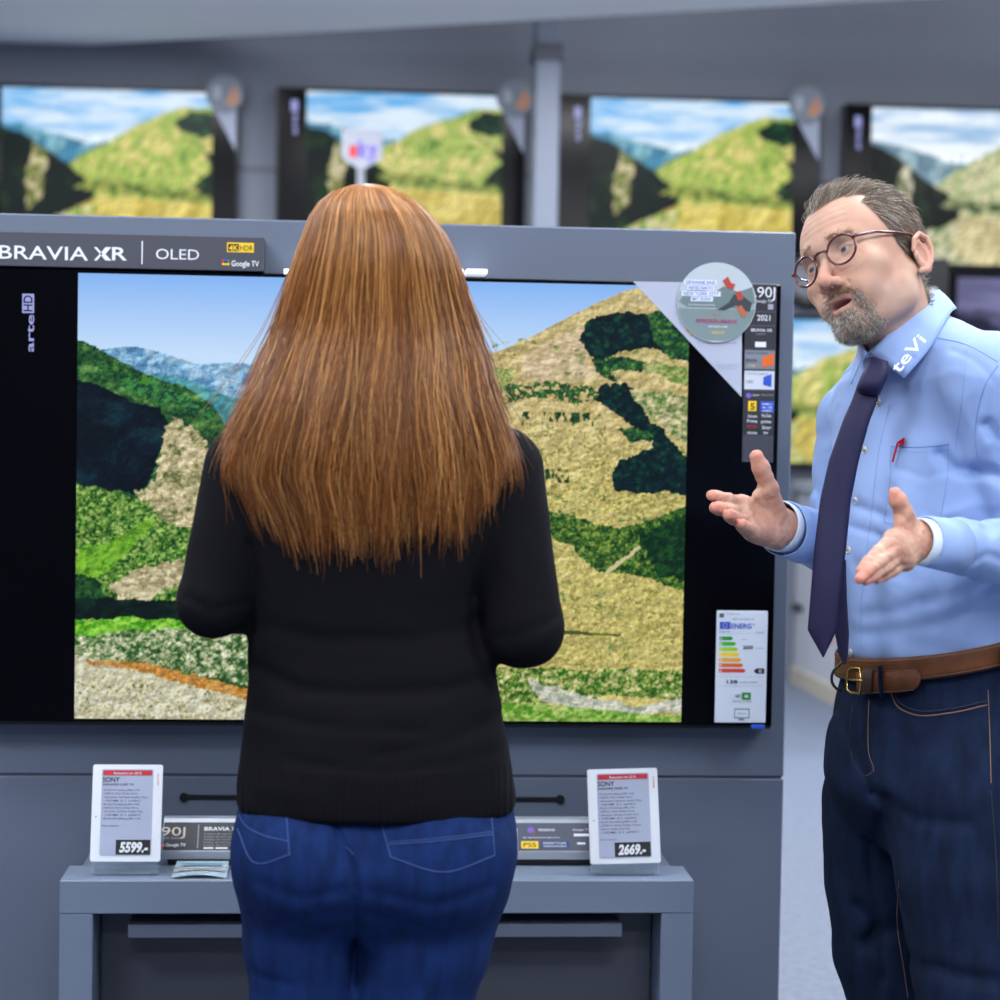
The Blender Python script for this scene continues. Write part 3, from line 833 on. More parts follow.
ye = -.006
en = thing('energy_label', at(741, 667, ye), 'white energy rating label at the bottom right of the large television', 'label')
A = at(714, 722.5, ye); B_ = at(768.5, 611, ye); xa = at(717.5, 612, ye)[0]; xb = at(765, 722, ye)[0]
ex0, ex1, ez0, ez1 = (A[0]+xa)/2, (B_[0]+xb)/2, A[2], B_[2]
EW, EH = ex1-ex0, ez1-ez0
lab_m = mat('label_paper', (205, 216, 232), rough=.45)
MB().box((ex0, ye, ez0), (ex1, ye+.003, ez1), lab_m, .0006).build('label_sheet', en)
S = Sheet((ex0, ye, ez0), (EW, 0, 0), (0, 0, EH), (0, -1, 0)); S.lift = .0004
def T(t, u0, u1, v, h, m, bold=0.0):
    V, fs = text_vf(t, bold)
    x = V[:, 0]-V[:, 0].min(); x = u0+x*(u1-u0)/x.max(); y = v+V[:, 1]*h/.7
    S.mb.add([S.pt(a, b, .0010) for a, b in zip(x, y)], fs, m)
S.rect(.05, .938, .14, .975, txt_dg); T('CLASS A-G', .18, .44, .965, .012, txt_dg); T('2019/2013', .3, .72, .918, .014, txt_dg)
S.rect(.06, .835, .27, .90, pr_blue); [S.disc(.165+.045*math.cos(k*PI/4), .868+.019*math.sin(k*PI/4), .009, pr_yel, w=.0008, n=8, ry=.004) for k in range(8)]
T('ENERG', .285, .68, .842, .045, pr_blue, .03); T('Y', .70, .75, .865, .02, pr_blue, .03)
S.rect(.05, .795, .94, .797, txt_g); T('SONY', .05, .26, .805, .015, txt_k); T('XR65A90J', .76, .93, .803, .012, txt_dg)
eu = [(pr_green, .27), (mat('mid_green_print', (60, 170, 40), rough=.6), .33), (pr_lime, .37), (pr_yel, .40), (pr_amber, .44), (pr_orange, .48), (mat('scale_red_print', (200, 60, 40), rough=.6), .53)]
for i, (m, L) in enumerate(eu):
    v = .735-i*.0478
    S.poly([(.06, v), (.06+L-.04, v), (.06+L, v+.017), (.06+L-.04, v+.034), (.06, v+.034)], m)
    T('ABCDEFG'[i], .075, .115, v+.006, .02, txt_w, .03)
S.poly([(.74, .463), (.80, .439), (.95, .439), (.95, .487), (.80, .487)], txt_k); T('G', .84, .90, .448, .028, txt_w, .03)
for j in range(9): pass
T('HDR', .49, .60, .738, .012, txt_g); T('200', .52, .72, .66, .03, txt_k, .04); T('kWh', .79, .92, .662, .012, txt_dg)
T('138', .22, .43, .35, .032, txt_k, .04); T('kWh/1000h', .48, .82, .355, .014, txt_dg)
S.rect(.05, .325, .94, .327, txt_g); S.rect(.05, .41, .94, .412, txt_g)
S.rect(.52, .205, .70, .27, pr_green); T('4K', .57, .66, .222, .03, txt_w, .03); T('HD', .40, .50, .225, .028, txt_k, .04); T('3840 2160', .33, .72, .185, .012, txt_dg)
for (a, b, c, d) in ((.38, .04, .68, .048), (.38, .118, .68, .126), (.38, .04, .395, .126), (.665, .04, .68, .126), (.47, .022, .58, .034)):
    S.rect(a, b, c, d, txt_dg)
T('164 cm', .45, .61, .075, .016, txt_dg)
S.build('label_print', en)

# ------------------------------------------------------------------ display table
tz = .60
yf = -.185
tb = thing('display_table', (-.17, -.06, 0), 'low grey display table standing against the partition under the large television', 'table')
tl = at(59.5, 882, yf)[0]; tr = at(694, 882, yf)[0]
tz = at(300, 880.5, yf)[2]
zin = at(120, 914, yf)[2]; xl2 = at(92.5, 940, yf)[0]; xr2 = at(661, 940, yf)[0]
yt = -.068
MB().box((tl, yf, zin), (tr, yt, tz), table_m, .0015).build('table_top', tb)
for a, b in ((tl, xl2), (xr2, tr)):
    MB().box((a, yf+.0005, 0), (b, yt, zin-.0005), table_m, .0015).build('leg', tb)
MB().box((tl+.022, yt+.001, 0), (tr-.022, PY-.002, tz-.001), panel_m, .0015).build('rear_ledge', tb)
MB().box((xl2+.004, yt-.02, 0), (xr2-.004, yt-.002, zin-.002), panel_dark, .001).build('recess_panel', tb)
a = at(128, 925, yf+.02); b = at(622, 937, yf+.02)
MB().box((a[0], yf+.02, b[2]), (b[0], yt-.021, a[2]), panel_m, .001).build('shelf', tb)

# information rail ------------------------------------------------------------
yi = -.066
rail = thing('information_rail', (-.17, yi, tz), 'long silver information rail with black printed cards lying on the display table', 'information rail')
ra = at(162, 858, yi)[0]; rb = at(600, 858, yi)[0]
V0 = [(-.004, .012), (-.004, .026), (.034, .078), (.05, .080), (.05, .012)]
m_ = MB()
m_.add([(x, yi+u, tz+v) for x in (ra, rb) for u, v in V0], [(0, 1, 2, 3, 4), (9, 8, 7, 6, 5)]+[(i, 5+i, 5+(i+1) % 5, (i+1) % 5) for i in range(5)][::1], silver)
m_.build('rail_body', rail)
MB().box((ra+.01, yi+.004, tz), (rb-.01, yi+.045, tz+.012), black_m).build('foot', rail)
# slanted card face
o0 = np.array([0, yi-.004, tz+.026]); az = np.array([0, .038, .052]); az_l = np.linalg.norm(az); az_n = az/az_l
nn = np.cross(np.array([1, 0, 0]), az_n); 
if nn[1] > 0: nn = -nn
S = Sheet(o0, (1, 0, 0), az_n, nn); S.lift = .0008
S.rect(ra+.001, .002, rb-.001, az_l-.008, dark_card)
def xs(px): return at(px, 840, yi+.01)[0]
S.rect(xs(400), .003, xs(588), az_l-.009, mat('slate_card', (70, 76, 94), rough=.5), w=.0011)
S.text('A90J', xs(146), .030, mat('champagne_print', (196, 186, 172), rough=.4), h=.017, width=xs(185)-xs(146), w=.0016)
S.text('MASTER SERIES', xs(152), .0235, txt_g, h=.003, width=xs(184)-xs(152))
S.rect(xs(161), .009, xs(165), .013, pr_orange, w=.0014); S.rect(xs(161), .013, xs(165), .0155, pr_blue, w=.0014)
S.text('Google TV', xs(166.5), .009, txt_w, h=.006, width=xs(186)-xs(166.5), bold=.03)
S.rect(xs(197.6), .006, xs(198.4), .052, txt_g, w=.0014)
S.text('BRAVIA XR OLED', xs(204), .040, txt_w, h=.007, width=.105, bold=.04)
for i in range(5): S.text('Erleben Sie mit Cognitive Processor XR ein Bild', xs(204), .032-.0055*i, txt_g, h=.0032, width=.13-.01*(i % 2))
S.rect(xs(204), .0045, xs(214), .0075, txt_w, w=.0014); S.rect(xs(216), .0045, xs(228), .0075, txt_w, w=.0014)
S.disc(xs(531), .042, .006, pr_purple, w=.0014); S.disc(xs(534), .038, .0025, pr_red, w=.0016)
S.text('PROCESSOR XR', xs(539), .040, txt_w, h=.0045, width=xs(555)-xs(539), bold=.02)
S.text('Der neue Standard fuer Bild und Ton', xs(523), .026, txt_w, h=.003, width=xs(560)-xs(523))
S.rect(xs(521), .006, xs(538), .020, pr_yel, w=.0014); S.text('PS5', xs(523), .009, txt_k, h=.008, width=xs(536)-xs(523), bold=.03)
S.rect(xs(541), .006, xs(569), .020, pr_navy, w=.0014)
S.text('PERFEKT FUER', xs(543), .0145, txt_w, h=.0035, width=xs(566)-xs(543), bold=.02); S.text('PLAYSTATION 5', xs(543), .0085, txt_w, h=.0035, width=xs(566)-xs(543), bold=.02)
S.rect(xs(574), .030, xs(590), .035, txt_w, w=.0014); S.rect(xs(577), .014, xs(585), .018, txt_w, w=.0014); S.text('Google TV', xs(573), .041, txt_w, h=.004, width=xs(590)-xs(573))
S.rect(xs(514.5), .003, xs(517.5), .045, txt_w, w=.0014)
S.build('printed_cards', rail)

# price displays ---------------------------------------------------------------
def price(px0, px1, py0, py1, lean, label, price_t, sub, nlines, tilt=0.0):
    yp = -.14
    p0 = at(px0, py1, yp); p1 = at(px1, py1, yp); W = p1[0]-p0[0]; Hh = (at(px0, py0, yp)[2]-p0[2])*1.02
    cx = (p0[0]+p1[0])/2
    t = thing('price_display', (cx, yp, tz), label, 'price display')
    tl_ = math.radians(12)
    az = np.array([math.sin(tilt), math.sin(tl_), math.cos(tl_)]); az /= np.linalg.norm(az)
    ax = np.array([math.cos(tilt), 0, -math.sin(tilt)])
    n = np.cross(ax, az); n = -n if n[1] > 0 else n
    zb = p0[2]+.008; Hh -= .007
    o = np.array([cx, yp, zb])
    def solid(u0, v0, u1, v1, w0, w1, m, name, bev=.0015):
        """slab with rounded corners"""
        pts = []
        r = .004
        for (cu, cv, a0) in ((u1-r, v1-r, 0), (u0+r, v1-r, 90), (u0+r, v0+r, 180), (u1-r, v0+r, 270)):
            for k in range(5):
                a = math.radians(a0+k*22.5); pts.append((cu+r*math.cos(a), cv+r*math.sin(a)))
        k = len(pts); mb = MB()
        V = [o+ax*u+az*v+n*w1 for u, v in pts]+[o+ax*u+az*v+n*w0 for u, v in pts]
        mb.add(V, [tuple(range(k)), tuple(range(2*k-1, k-1, -1))]+[(i, k+i, k+(i+1) % k, (i+1) % k) for i in range(k)], m)
        return mb.build(name, t)
    solid(-W/2, 0, W/2, Hh, 0, .010, white_p, 'casing')
    solid(-W/2+.016, .010, W/2-.016, Hh-.008, .0101, .0106, mat('paper_display', (168, 178, 202), rough=.3), 'display')
    S = Sheet(o+n*.0106, ax, az, n)
    top = Hh-.010
    S.rect(-W/2+.018, top-.009, W/2-.018, top, pr_red)
    S.text('Reduziert um 20 %', -.024, top-.007, txt_w, h=.0042, width=.048, bold=.02)
    S.text('SONY', -W/2+.018, top-.0205, txt_k, h=.0085, width=.029, bold=.03)
    S.text(sub, -W/2+.018, top-.0265, txt_k, h=.0034, width=.054, bold=.03)
    for i in range(nlines):
        S.text(['- 4K Ultra HD Auflösung 3840 x 2160', '- HDR10, HLG, Dolby Vision', '- Acoustic Surface Audio Plus', '- HDMI 2.1 eARC'][i % 4],
               -W/2+.018, top-.036-i*.0062, txt_dg, h=.0032, width=.064+.018*((i*7) % 5)/5-.01*(i % 3 == 1), bold=.01)
    S.text('Aktionspreis', -W/2+.018, top-.042-nlines*.0062, txt_dg, h=.003, width=.03)
    S.rect(-W/2+.044, .0120, W/2-.0175, .0375, txt_k)
    S.text(price_t, -W/2+.050, .0165, txt_w, h=.0165, width=.049, bold=.10, shear=.18)
    S.text('BRAVIA', W/2-.006, top-.025, pr_orange, h=.003, width=.02, rot=True)
    S.disc(-W/2+.008, Hh*.46, .0014, txt_g)
    S.build('display_print', t)
    mb = MB()
    mb.box((cx-W/2+.002, yp-.012, tz+.0035), (cx+W/2-.002, yp+.05, tz+.006), acryl, .0008)
    mb.box((cx-W/2+.002, yp-.012, tz+.0035), (cx+W/2-.002, yp-.0095, zb+.003), acryl, .0008)
    mb.box((cx-W/2+.002, yp+.012, tz+.006), (cx+W/2-.002, yp+.0145, zb+.05), acryl, .0008)
    mb.build('acrylic_stand', t)
    for sx in (-W/2+.014, W/2-.014):
        f = MB(); f.tube([(cx+sx, yp-.002, tz), (cx+sx, yp-.002, tz+.0036)], .005, acryl, 12); f.build('rubber_foot', t)
price(90.5, 160.5, 768.5, 866, 0, 'white electronic price display reading 5599 on the left end of the table', '5599.-', 'XR65A90J OLED TV', 9)
price(590, 660, 772.5, 868, 0, 'white electronic price display reading 2669 on the right end of the table', '2669.-', 'XR55A80J OLED TV', 12, tilt=-.03)

# leaflet -----------------------------------------------------------------------
lf = thing('leaflet', tuple(at(200, 872, -.13)[:2])+(tz,), 'small folded pale blue leaflet lying open beside the 5599 price display', 'leaflet')
m_ = MB()
n = 10
p0 = at(171, 881, yf+.006); p1 = at(226, 881, yf+.006); q0 = at(177, 863, -.085); q1 = at(229, 862, -.085)
def leaf(z0, z1, m, lift, name, shrink=0):
    V = []; Fc = []
    for i in range(n+1):
        t = i/n
        for s_ in (0, 1):
            x = (p0[0]*(1-t)+p1[0]*t)*(1-s_)+(q0[0]*(1-t)+q1[0]*t)*s_
            y = (p0[1])*(1-s_)+(q0[1])*s_
            z = tz+z0*(1-s_)+z1*s_+lift*math.sin(PI*t)*(1-s_)
            V.append((x, y, z))
    k = len(V)
    V += [(x, y, z-.0006) for x, y, z in V]
    for i in range(n):
        a = 2*i; Fc.append((a, a+2, a+3, a+1)); Fc.append((k+a+1, k+a+3, k+a+2, k+a))
        Fc.append((a, k+a, k+a+2, a+2)); Fc.append((a+1, a+3, k+a+3, k+a+1))
    Fc.append((0, 1, k+1, k)); Fc.append((2*n, k+2*n, k+2*n+1, 2*n+1))
    mesh(name, V, Fc, m, lf, False)
paper = mat('leaflet_paper', (190, 205, 220), rough=.4)
leaf(.0006, .001, paper, .0, 'lower_page')
leaf(.003, .012, mat('leaflet_cover', (158, 180, 196), rough=.3, var=((1, 6, 6), .25, 14)), .006, 'upper_page')
S = Sheet((0, 0, 0), (1, 0, 0), (0, 1, 0), (0, 0, 1))
u = (p0*.62+q0*.38); v = (p1*.62+q1*.38)
S.o = np.array([0, 0, tz+.0068+.0045]); 
S.poly([(u[0]+.012, u[1]+.02), (v[0]-.01, v[1]+.02), (v[0]-.01, v[1]+.03), (u[0]+.012, u[1]+.03)], mat('teal_print', (60, 130, 150), rough=.4), w=.003)
S.poly([(u[0]-.002, u[1]-.012), (v[0]+.002, v[1]-.012), (v[0]+.002, v[1]-.004), (u[0]-.002, u[1]-.002)], mat('sand_print', (150, 128, 112), rough=.4), w=.0016)
S.build('cover_print', lf)

# ------------------------------------------------------------------ back wall televisions
def far_tv(px0, px1, cx0, cx1, py_top, label, seed, strength, fullH=.83, sticker=True, mark=True, zt=None):
    Y = YB-.09
    a = at(px0, py_top, Y); b = at(px1, py_top, Y); c0 = at(cx0, py_top, Y)[0]; c1 = at(cx1, py_top, Y)[0]
    zt = (a[2]+b[2])/2 if zt is None else zt
    zb = zt-(b[0]-a[0])*.5775
    t = thing('wall_television', ((a[0]+b[0])/2, YB, zb), label, 'television', 'televisions on the back wall')
    MB().box((a[0], Y, zb), (b[0], YB-.002, zt), black_m, .006).build('housing', t)
    MB().box((a[0]+.01, Y-.004, zb+.012), (b[0]-.01, Y+.004, zt-.01), gloss_black, .001).build('screen', t)
    picture('picture', paint_far(150, 110, var=seed), c0, c1, zb+.02, zt-.02, Y-.006, t, strength, 'wall_screen_picture')
    if mark:
        x = at(cx0-14, 0, Y)[0]; S = Sheet((x, Y-.005, zt-.06), (1, 0, 0), (0, 0, 1), (0, -1, 0))
        S.text('arte', .03, -.19, glow, h=.03, width=.11, rot=True, bold=.05); S.rect(-.002, -.07, .032, -.01, glow)
        S.build('channel_mark', t)
    if sticker:
        sx = at(cx1+12, py_top+8, Y)
        s_ = thing('wall_tv_sticker', (sx[0], Y-.02, sx[2]), 'blurred round promotional sticker on the corner of the '+label.split(', ')[-1], 'sign', 'round stickers on the wall televisions')  # round promotional sticker, as on the big television
        S = Sheet((sx[0], Y-.02, sx[2]), (1, 0, 0), (0, 0, 1), (0, -1, 0))
        mb = MB(); mb.poly([(sx[0]+.10*math.cos(i*PI/16), sx[2]+.10*math.sin(i*PI/16)) for i in range(32)], Y-.02, Y-.017, mat('wall_sticker_base', (108, 118, 130), rough=.6))
        mb.build('disc', s_)
        S.poly([(.0, -.05), (.05, .05), (.085, -.02), (.05, -.07)], mat('tan_print', (170, 120, 95), rough=.5)); S.rect(-.06, -.03, -.02, .04, txt_g)
        S.build('sticker_print', s_)
        s2 = thing('wall_tv_corner_card', (sx[0]+.02, Y-.008, sx[2]-.17), 'white corner card under the round sticker of the '+label.split(', ')[-1], 'sign', 'corner cards on the wall televisions')  # triangular card under the sticker, as on the big television
        mb = MB(); mb.poly([(sx[0]-.09, sx[2]-.02), (b[0]-.012, sx[2]-.30), (b[0]-.012, sx[2]-.02)], Y-.010, Y-.007, mat('corner_white', (140, 148, 168), rough=.5))
        mb.build('card_sheet', s2)
    return t
far_tv(-48, 239, 2, 213, 86, 'blurred wall television at the top left, first wall television from the left', 0, 1.0)
far_tv(277, 527, 307, 503, 90, 'blurred wall television directly above the red hair, second wall television from the left', 3, .8)
far_tv(553, 822, 591, 794, 97, 'blurred wall television right of the support post, third wall television from the left', 0, .85)
far_tv(845, 1118, 872, 1078, 107, 'blurred wall television behind the man with glasses, top right wall television', 5, 1.15)

def far_low(px0, px1, pz0, pz1, label, seed, dull):
    Y = YB-.09
    a = at(px0, pz0, Y); b = at(px1, pz1, Y)
    t = thing('wall_television', ((a[0]+b[0])/2, YB, b[2]), label, 'television')
    MB().box((a[0], Y, b[2]), (b[0], YB-.002, a[2]), black_m, .006).build('housing', t)
    MB().box((a[0]+.01, Y-.004, b[2]+.012), (b[0]-.01, Y+.004, a[2]-.01), gloss_black, .001).build('screen', t)
    im = paint_far(110, 80, var=seed)
    if dull: im = im.mean(-1, keepdims=True)*lin((150, 150, 200))*.9+lin((70, 72, 110))*.3
    picture('picture', im, a[0]+.03, b[0]-.03, b[2]+.03, a[2]-.03, Y-.006, t, 1.1 if not dull else .8, 'wall_screen_picture' if not dull else 'dull_screen_picture')
far_low(700, 925, 312, 470, 'blurred wall television seen between the partition edge and the man in the pale blue shirt', 7, False)
far_low(952, 1230, 272, 440, 'blurred dim wall television right of the man\'s neck, below the top right wall television', 9, True)
a = at(930, 262, YB-.15); b = at(945, 330, YB-.15)
bl = thing('wall_bracket', (a[0], YB, b[2]), 'narrow black wall bracket with a pale strip beside the man\'s neck', 'bracket')
MB().box((at(926, 0, YB-.15)[0], YB-.16, b[2]-.3), (at(956, 0, YB-.15)[0], YB-.002, a[2]+.02), black_m, .005).build('bracket_body', bl)
MB().box((at(937, 0, YB-.17)[0], YB-.175, at(0, 300, YB-.17)[2]), (at(944, 0, YB-.17)[0], YB-.162, at(0, 268, YB-.17)[2]), white_p, .002).build('pale_strip', bl)
cb_ = thing('cable', tuple(at(800, 295, YB-.06)), 'black cable looping on the back wall beside the partition edge', 'cable')
mb = MB(); P_ = [at(x, y, YB-.06) for x, y in ((782, 276), (790, 296), (806, 303), (826, 300), (850, 305))]
mb.tube([tuple(p) for p in P_], .03, black_m, 8); mb.build('cable_run', cb_, smooth=True)
# low white counter running along the aisle behind the partition
A = on_z(779, 676, 0); B_ = on_z(930, 757, 0); d_ = (B_-A); d_[2] = 0; d_ /= np.linalg.norm(d_); nrm = np.array([-d_[1], d_[0], 0]); nrm = nrm if nrm[0] > 0 else -nrm
wc_ = thing('white_counter', tuple((A+B_)/2), 'long low white counter along the aisle, behind the man', 'counter')
def prism(lo_, hi_, inset, z0, z1, m, name, parent, dep=.7):
    p = [A+nrm*inset, B_+nrm*inset, B_+nrm*dep, A+nrm*dep]; p[3] = A+nrm*inset+d_*0+np.array([dep, 0, 0]); p = [np.array([q[0], min(q[1], YB-.03), 0]) for q in p]
    V = [(q[0], q[1], z0) for q in p]+[(q[0], q[1], z1) for q in p]
    mb = MB(); mb.add(V, [(0, 3, 2, 1), (4, 5, 6, 7), (0, 1, 5, 4), (1, 2, 6, 5), (2, 3, 7, 6), (3, 0, 4, 7)], m); mb.build(name, parent)
cw_ = mat('white_counter_front', (166, 170, 180), rough=.5); cream = mat('cream_plinth', (160, 156, 144), rough=.6)
prism(0, 0, .0, 0, .09, cream, 'plinth', wc_); prism(0, 0, .02, .09, 1.06, cw_, 'cabinet_body', wc_); prism(0, 0, -.01, 1.06, 1.11, mat('grey_worktop', (140, 146, 156), rough=.4), 'worktop', wc_, .72)
for k, (t_, z_) in enumerate(((.13, .42), (.5, .42))):
    c = A+(B_-A)*t_
    mb = MB(); p = [c+nrm*.012+d_*w_ for w_ in (-.09, .09)]; mb.tube([tuple(q+np.array([0, 0, z_])) for q in p], .02, black_m, 8); mb.build('handle', wc_)
c = A+(B_-A)*.36; mb = MB(); p = [c+nrm*.012+d_*w_ for w_ in (-.07, .07)]
mb.add([tuple(p[0]+[0, 0, .30]), tuple(p[1]+[0, 0, .30]), tuple(p[1]+[0, 0, .52]), tuple(p[0]+[0, 0, .52])], [(0, 1, 2, 3)], mat('orange_red_panel', (214, 70, 40), rough=.5)); mb.build('red_panel', wc_)
# sky placard on a tall stand in front of the second wall television
Ys = 6.3
sk = thing('sign_stand', (float(at(361, 160, Ys)[0]), Ys, 0), 'white sky placard on a tall thin stand, above and left of the red hair', 'sign')
p = at(361, 170, Ys); l_ = at(342, 130, Ys); r_0 = at(382, 168, Ys)
mb = MB(); mb.tube([(p[0], Ys, .03), (p[0], Ys, l_[2]-.05)], .02, silver, 10); mb.build('pole', sk, smooth=True)
mb = MB(); mb.tube([(p[0], Ys, 0), (p[0], Ys, .03)], .22, silver, 24); mb.build('base', sk)
mb = MB(); mb.poly([(l_[0], l_[2]), (r_0[0], l_[2]), (r_0[0], r_0[2]+.04), (p[0], r_0[2]-.02), (l_[0], r_0[2]+.04)][::-1], Ys-.035, Ys-.025, mat('placard_white', (150, 154, 166), rough=.5)); mb.build('board', sk)
S = Sheet((0, Ys-.035, 0), (1, 0, 0), (0, 0, 1), (0, -1, 0)); S.lift = .002
q0 = at(349, 157, Ys); q1 = at(377, 157, Ys); S.text('sky', q0[0], q0[2], pr_red, h=.085, width=(q1[0]-q0[0])*.55, bold=.08); 
S.mb = MB(); 
w3 = (q1[0]-q0[0])
S.text('s', q0[0], q0[2], pr_red, h=.075, width=w3*.3, bold=.12); S.text('k', q0[0]+w3*.34, q0[2], pr_purple, h=.075, width=w3*.3, bold=.12); S.text('y', q0[0]+w3*.67, q0[2], pr_purple, h=.075, width=w3*.33, bold=.12)
S.build('lettering', sk)
# ================================================================== PEOPLE: shared anatomy
def chamf(P, *a): return cap(P, *a)
def head_sdf(P, mouth_open=0.0, nose=1.0):
    """head in its own frame: x to its left, y forward, z up, origin between the eyes' level; metres"""
    X = P.copy(); X[:, 0] = np.abs(X[:, 0])
    d = ell(P, (0, -.018, .035), (.0765, .100, .083))
    d = smin(d, ell(P, (0, .030, .020), (.064, .062, .070)), .03)
    d = smin(d, ell(P, (0, .030, -.040), (.058, .056, .066)), .03)
    d = smin(d, cap(X, (.055, -.012, -.042), (.046, .008, -.076), .016, .014), .025)      # jaw angle
    d = smin(d, cap(X, (.050, .005, -.078), (.012, .070, -.104), .016, .016), .025)       # jaw line
    d = smin(d, cap(P, (-.010, .076, -.103), (.010, .076, -.103), .0155, .0155), .016)    # chin
    d = smin(d, ell(X, (.043, .058, -.028), (.024, .024, .020)), .018)                    # cheek bone
    d = smin(d, ell(X, (.030, .066, -.058), (.022, .022, .026)), .018)
    d = smin(d, cap(P, (0, .070, -.066), (0, .071, -.080), .021, .018), .014)             # muzzle
    d = smin(d, chain(X, [(0, .084, .021), (.024, .083, .024), (.046, .066, .019)], [.008, .009, .008]), .012)   # brow
    d = smax(d, -ell(X, (.031, .098, .000), (.021, .0185, .0135)), .010)                  # eye socket
    lid = ell(X, (.0315, .0715, .000), (.0150, .0138, .0135))
    d = smin(d, lid, .004)
    d = smax(d, -ell(X, (.0315, .088, .0005), (.0122, .013, .0034)), .0010)              # opening between the lids
    d = d+.0011*np.exp(-(chain(X, [(.017, .0850, .0075), (.031, .0900, .0120), (.047, .0780, .0070)], [0, 0, 0])/.0016)**2)
    d = d+.0009*np.exp(-(chain(X, [(.018, .0870, -.0100), (.030, .0880, -.0150), (.046, .0770, -.0110)], [0, 0, 0])/.0018)**2)
    # nose
    n = chain(P, [(0, .083, .010), (0, .098, -.016), (0, .109, -.034)], [.0068, .0080, .0098])
    n = smin(n, ell(P, (0, .110, -.039), (.0105, .0100, .0090)), .006)
    n = smin(n, ell(X, (.0125, .099, -.043), (.0078, .0098, .0078)), .006)
    d = smin(d, n, .006)
    d = smax(d, -ell(X, (.0065, .1035, -.0505), (.0038, .0050, .0034)), .002)
    d = smax(d, -chain(X, [(.020, .0925, -.043), (.029, .080, -.058), (.032, .072, -.072)], [.0010, .0016, .0008])-.0012, .006)   # fold nose to mouth
    # lips
    d = smin(d, chain(X, [(0, .0935, -.0655), (.011, .0915, -.0652), (.0245, .080, -.0715)], [.0046, .0042, .0018]), .0035)
    d = smin(d, chain(X, [(0, .0915, -.0785-mouth_open), (.010, .0895, -.0780-mouth_open), (.0235, .080, -.0725)], [.0056, .0050, .0018]), .0035)
    d = smax(d, -ell(P, (0, .094, -.0718-mouth_open/2), (.0185, .016, .0013+mouth_open*.62)), .0018)
    XE = X+np.array([0, .002, .008], np.float32)
    # ear
    e = ell(XE, (.0785, -.026, -.014), (.0070, .0175, .0300))
    e = smax(e, -ell(XE, (.0860, -.020, -.014), (.0095, .0100, .0165)), .002)
    e = smax(e, -ell(XE, (.0870, -.030, .002), (.0050, .0060, .0110)), .002)
    e = smin(e, chain(XE, [(.080, -.006, -.010), (.0845, -.010, .006), (.0865, -.024, .0155), (.0875, -.038, .009), (.0865, -.042, -.008), (.0835, -.036, -.026), (.080, -.022, -.040), (.077, -.012, -.041)],
                      [.0030, .0034, .0036, .0038, .0036, .0036, .0050, .0040]), .003)
    e = smin(e, ell(XE, (.0795, -.010, -.018), (.0032, .0040, .0062)), .002)
    d = smin(d, e, .005)
    return d

def hand_parts(wrist, fingers, thumb, pr=.0125, fr=(.0096, .0088, .0080, .0068), tr=(.0170, .0135, .0118, .0098), web=.008):
    fingers = [[np.array(p) for p in f] for f in fingers]; thumb = [np.array(p) for p in thumb]
    wrist = np.array(wrist)
    allp = np.array([wrist]+[p for f in fingers for p in f]+thumb)
    mc = [f[0] for f in fingers]
    def f(P):
        d = None
        for i, m in enumerate(mc):
            wst = wrist+(m-np.mean(mc, 0))*.35
            c = cap(P, wst, m, pr*1.20, pr*.92)
            d = c if d is None else smin(d, c, .014)
        for a, b in zip(mc[:-1], mc[1:]):
            d = smin(d, cap(P, a, b, pr*.85, pr*.85), .010)
        th = chain(P, thumb, tr, .006)
        d = smin(d, th, .014)
        d = smin(d, cap(P, (thumb[0]*.55+wrist*.45), thumb[1]*.6+mc[0]*.4, .0120, .0060), .014)
        fd = None
        for i, fg in enumerate(fingers):
            s = (1.0, 1.03, .98, .86)[i]
            c = chain(P, fg, [r*s for r in fr], .003)
            fd = c if fd is None else smin(fd, c, .0016)
        return smin(d, fd, .006)
    return f, allp.min(0)-.03, allp.max(0)+.03

def trace(f, px, py, start=1.5, maxd=6.0):
    """points of an implicit surface seen from the camera through the given picture points"""
    px = np.atleast_1d(np.asarray(px, float)); py = np.atleast_1d(np.asarray(py, float))
    d = fw[None]+R_[None]*((px-500)/F)[:, None]+U_[None]*((500-py)/F)[:, None]
    d /= np.linalg.norm(d, axis=1, keepdims=True)
    t = np.full(len(px), start)
    for _ in range(90):
        P = CAMP+d*t[:, None]
        v = f(P.astype(np.float32))
        t = np.minimum(t+v*.8, maxd)
    return CAMP+d*t[:, None]
def dens(pts, n):
    """resample a polyline"""
    pts = np.asarray(pts, float); L = np.r_[0, np.cumsum(np.linalg.norm(np.diff(pts, axis=0), axis=1))]
    s = np.linspace(0, L[-1], n)
    return np.stack([pchip(s, L, pts[:, k]) if len(pts) > 2 else np.interp(s, L, pts[:, k]) for k in range(pts.shape[1])], 1)
def seam(mb, f, pts, r, m, n=None, lift=0.0):
    q = dens(pts, n or max(4, int(sum(math.dist(a, b) for a, b in zip(pts[:-1], pts[1:]))/5)))
    P = trace(f, q[:, 0], q[:, 1]); P = P[np.abs(f(P.astype(np.float32))) < .004]
    if len(P) < 3: return
    if lift: P = P+grad(f, P)*lift
    mb.tube([tuple(p) for p in P], r, m, 6)
def foldfield(P, folds, mask=None):
    """creases: (polyline x,z), width, depth"""
    d = np.zeros(len(P), np.float32)
    q = P[:, [0, 2]]
    for pts, wd, am in folds:
        m = None
        for a, b in zip(pts[:-1], pts[1:]):
            a = np.array(a); b = np.array(b); ab = b-a; t = np.clip(((q-a)@ab)/(ab@ab), 0, 1)
            e = np.linalg.norm(q-a-t[:, None]*ab, axis=1); m = e if m is None else np.minimum(m, e)
        d += am*np.exp(-(m/wd)**2)
    return d if mask is None else d*mask
def pxz(pts, Y): return [tuple(at(x, y, Y)[[0, 2]]) for x, y in pts]

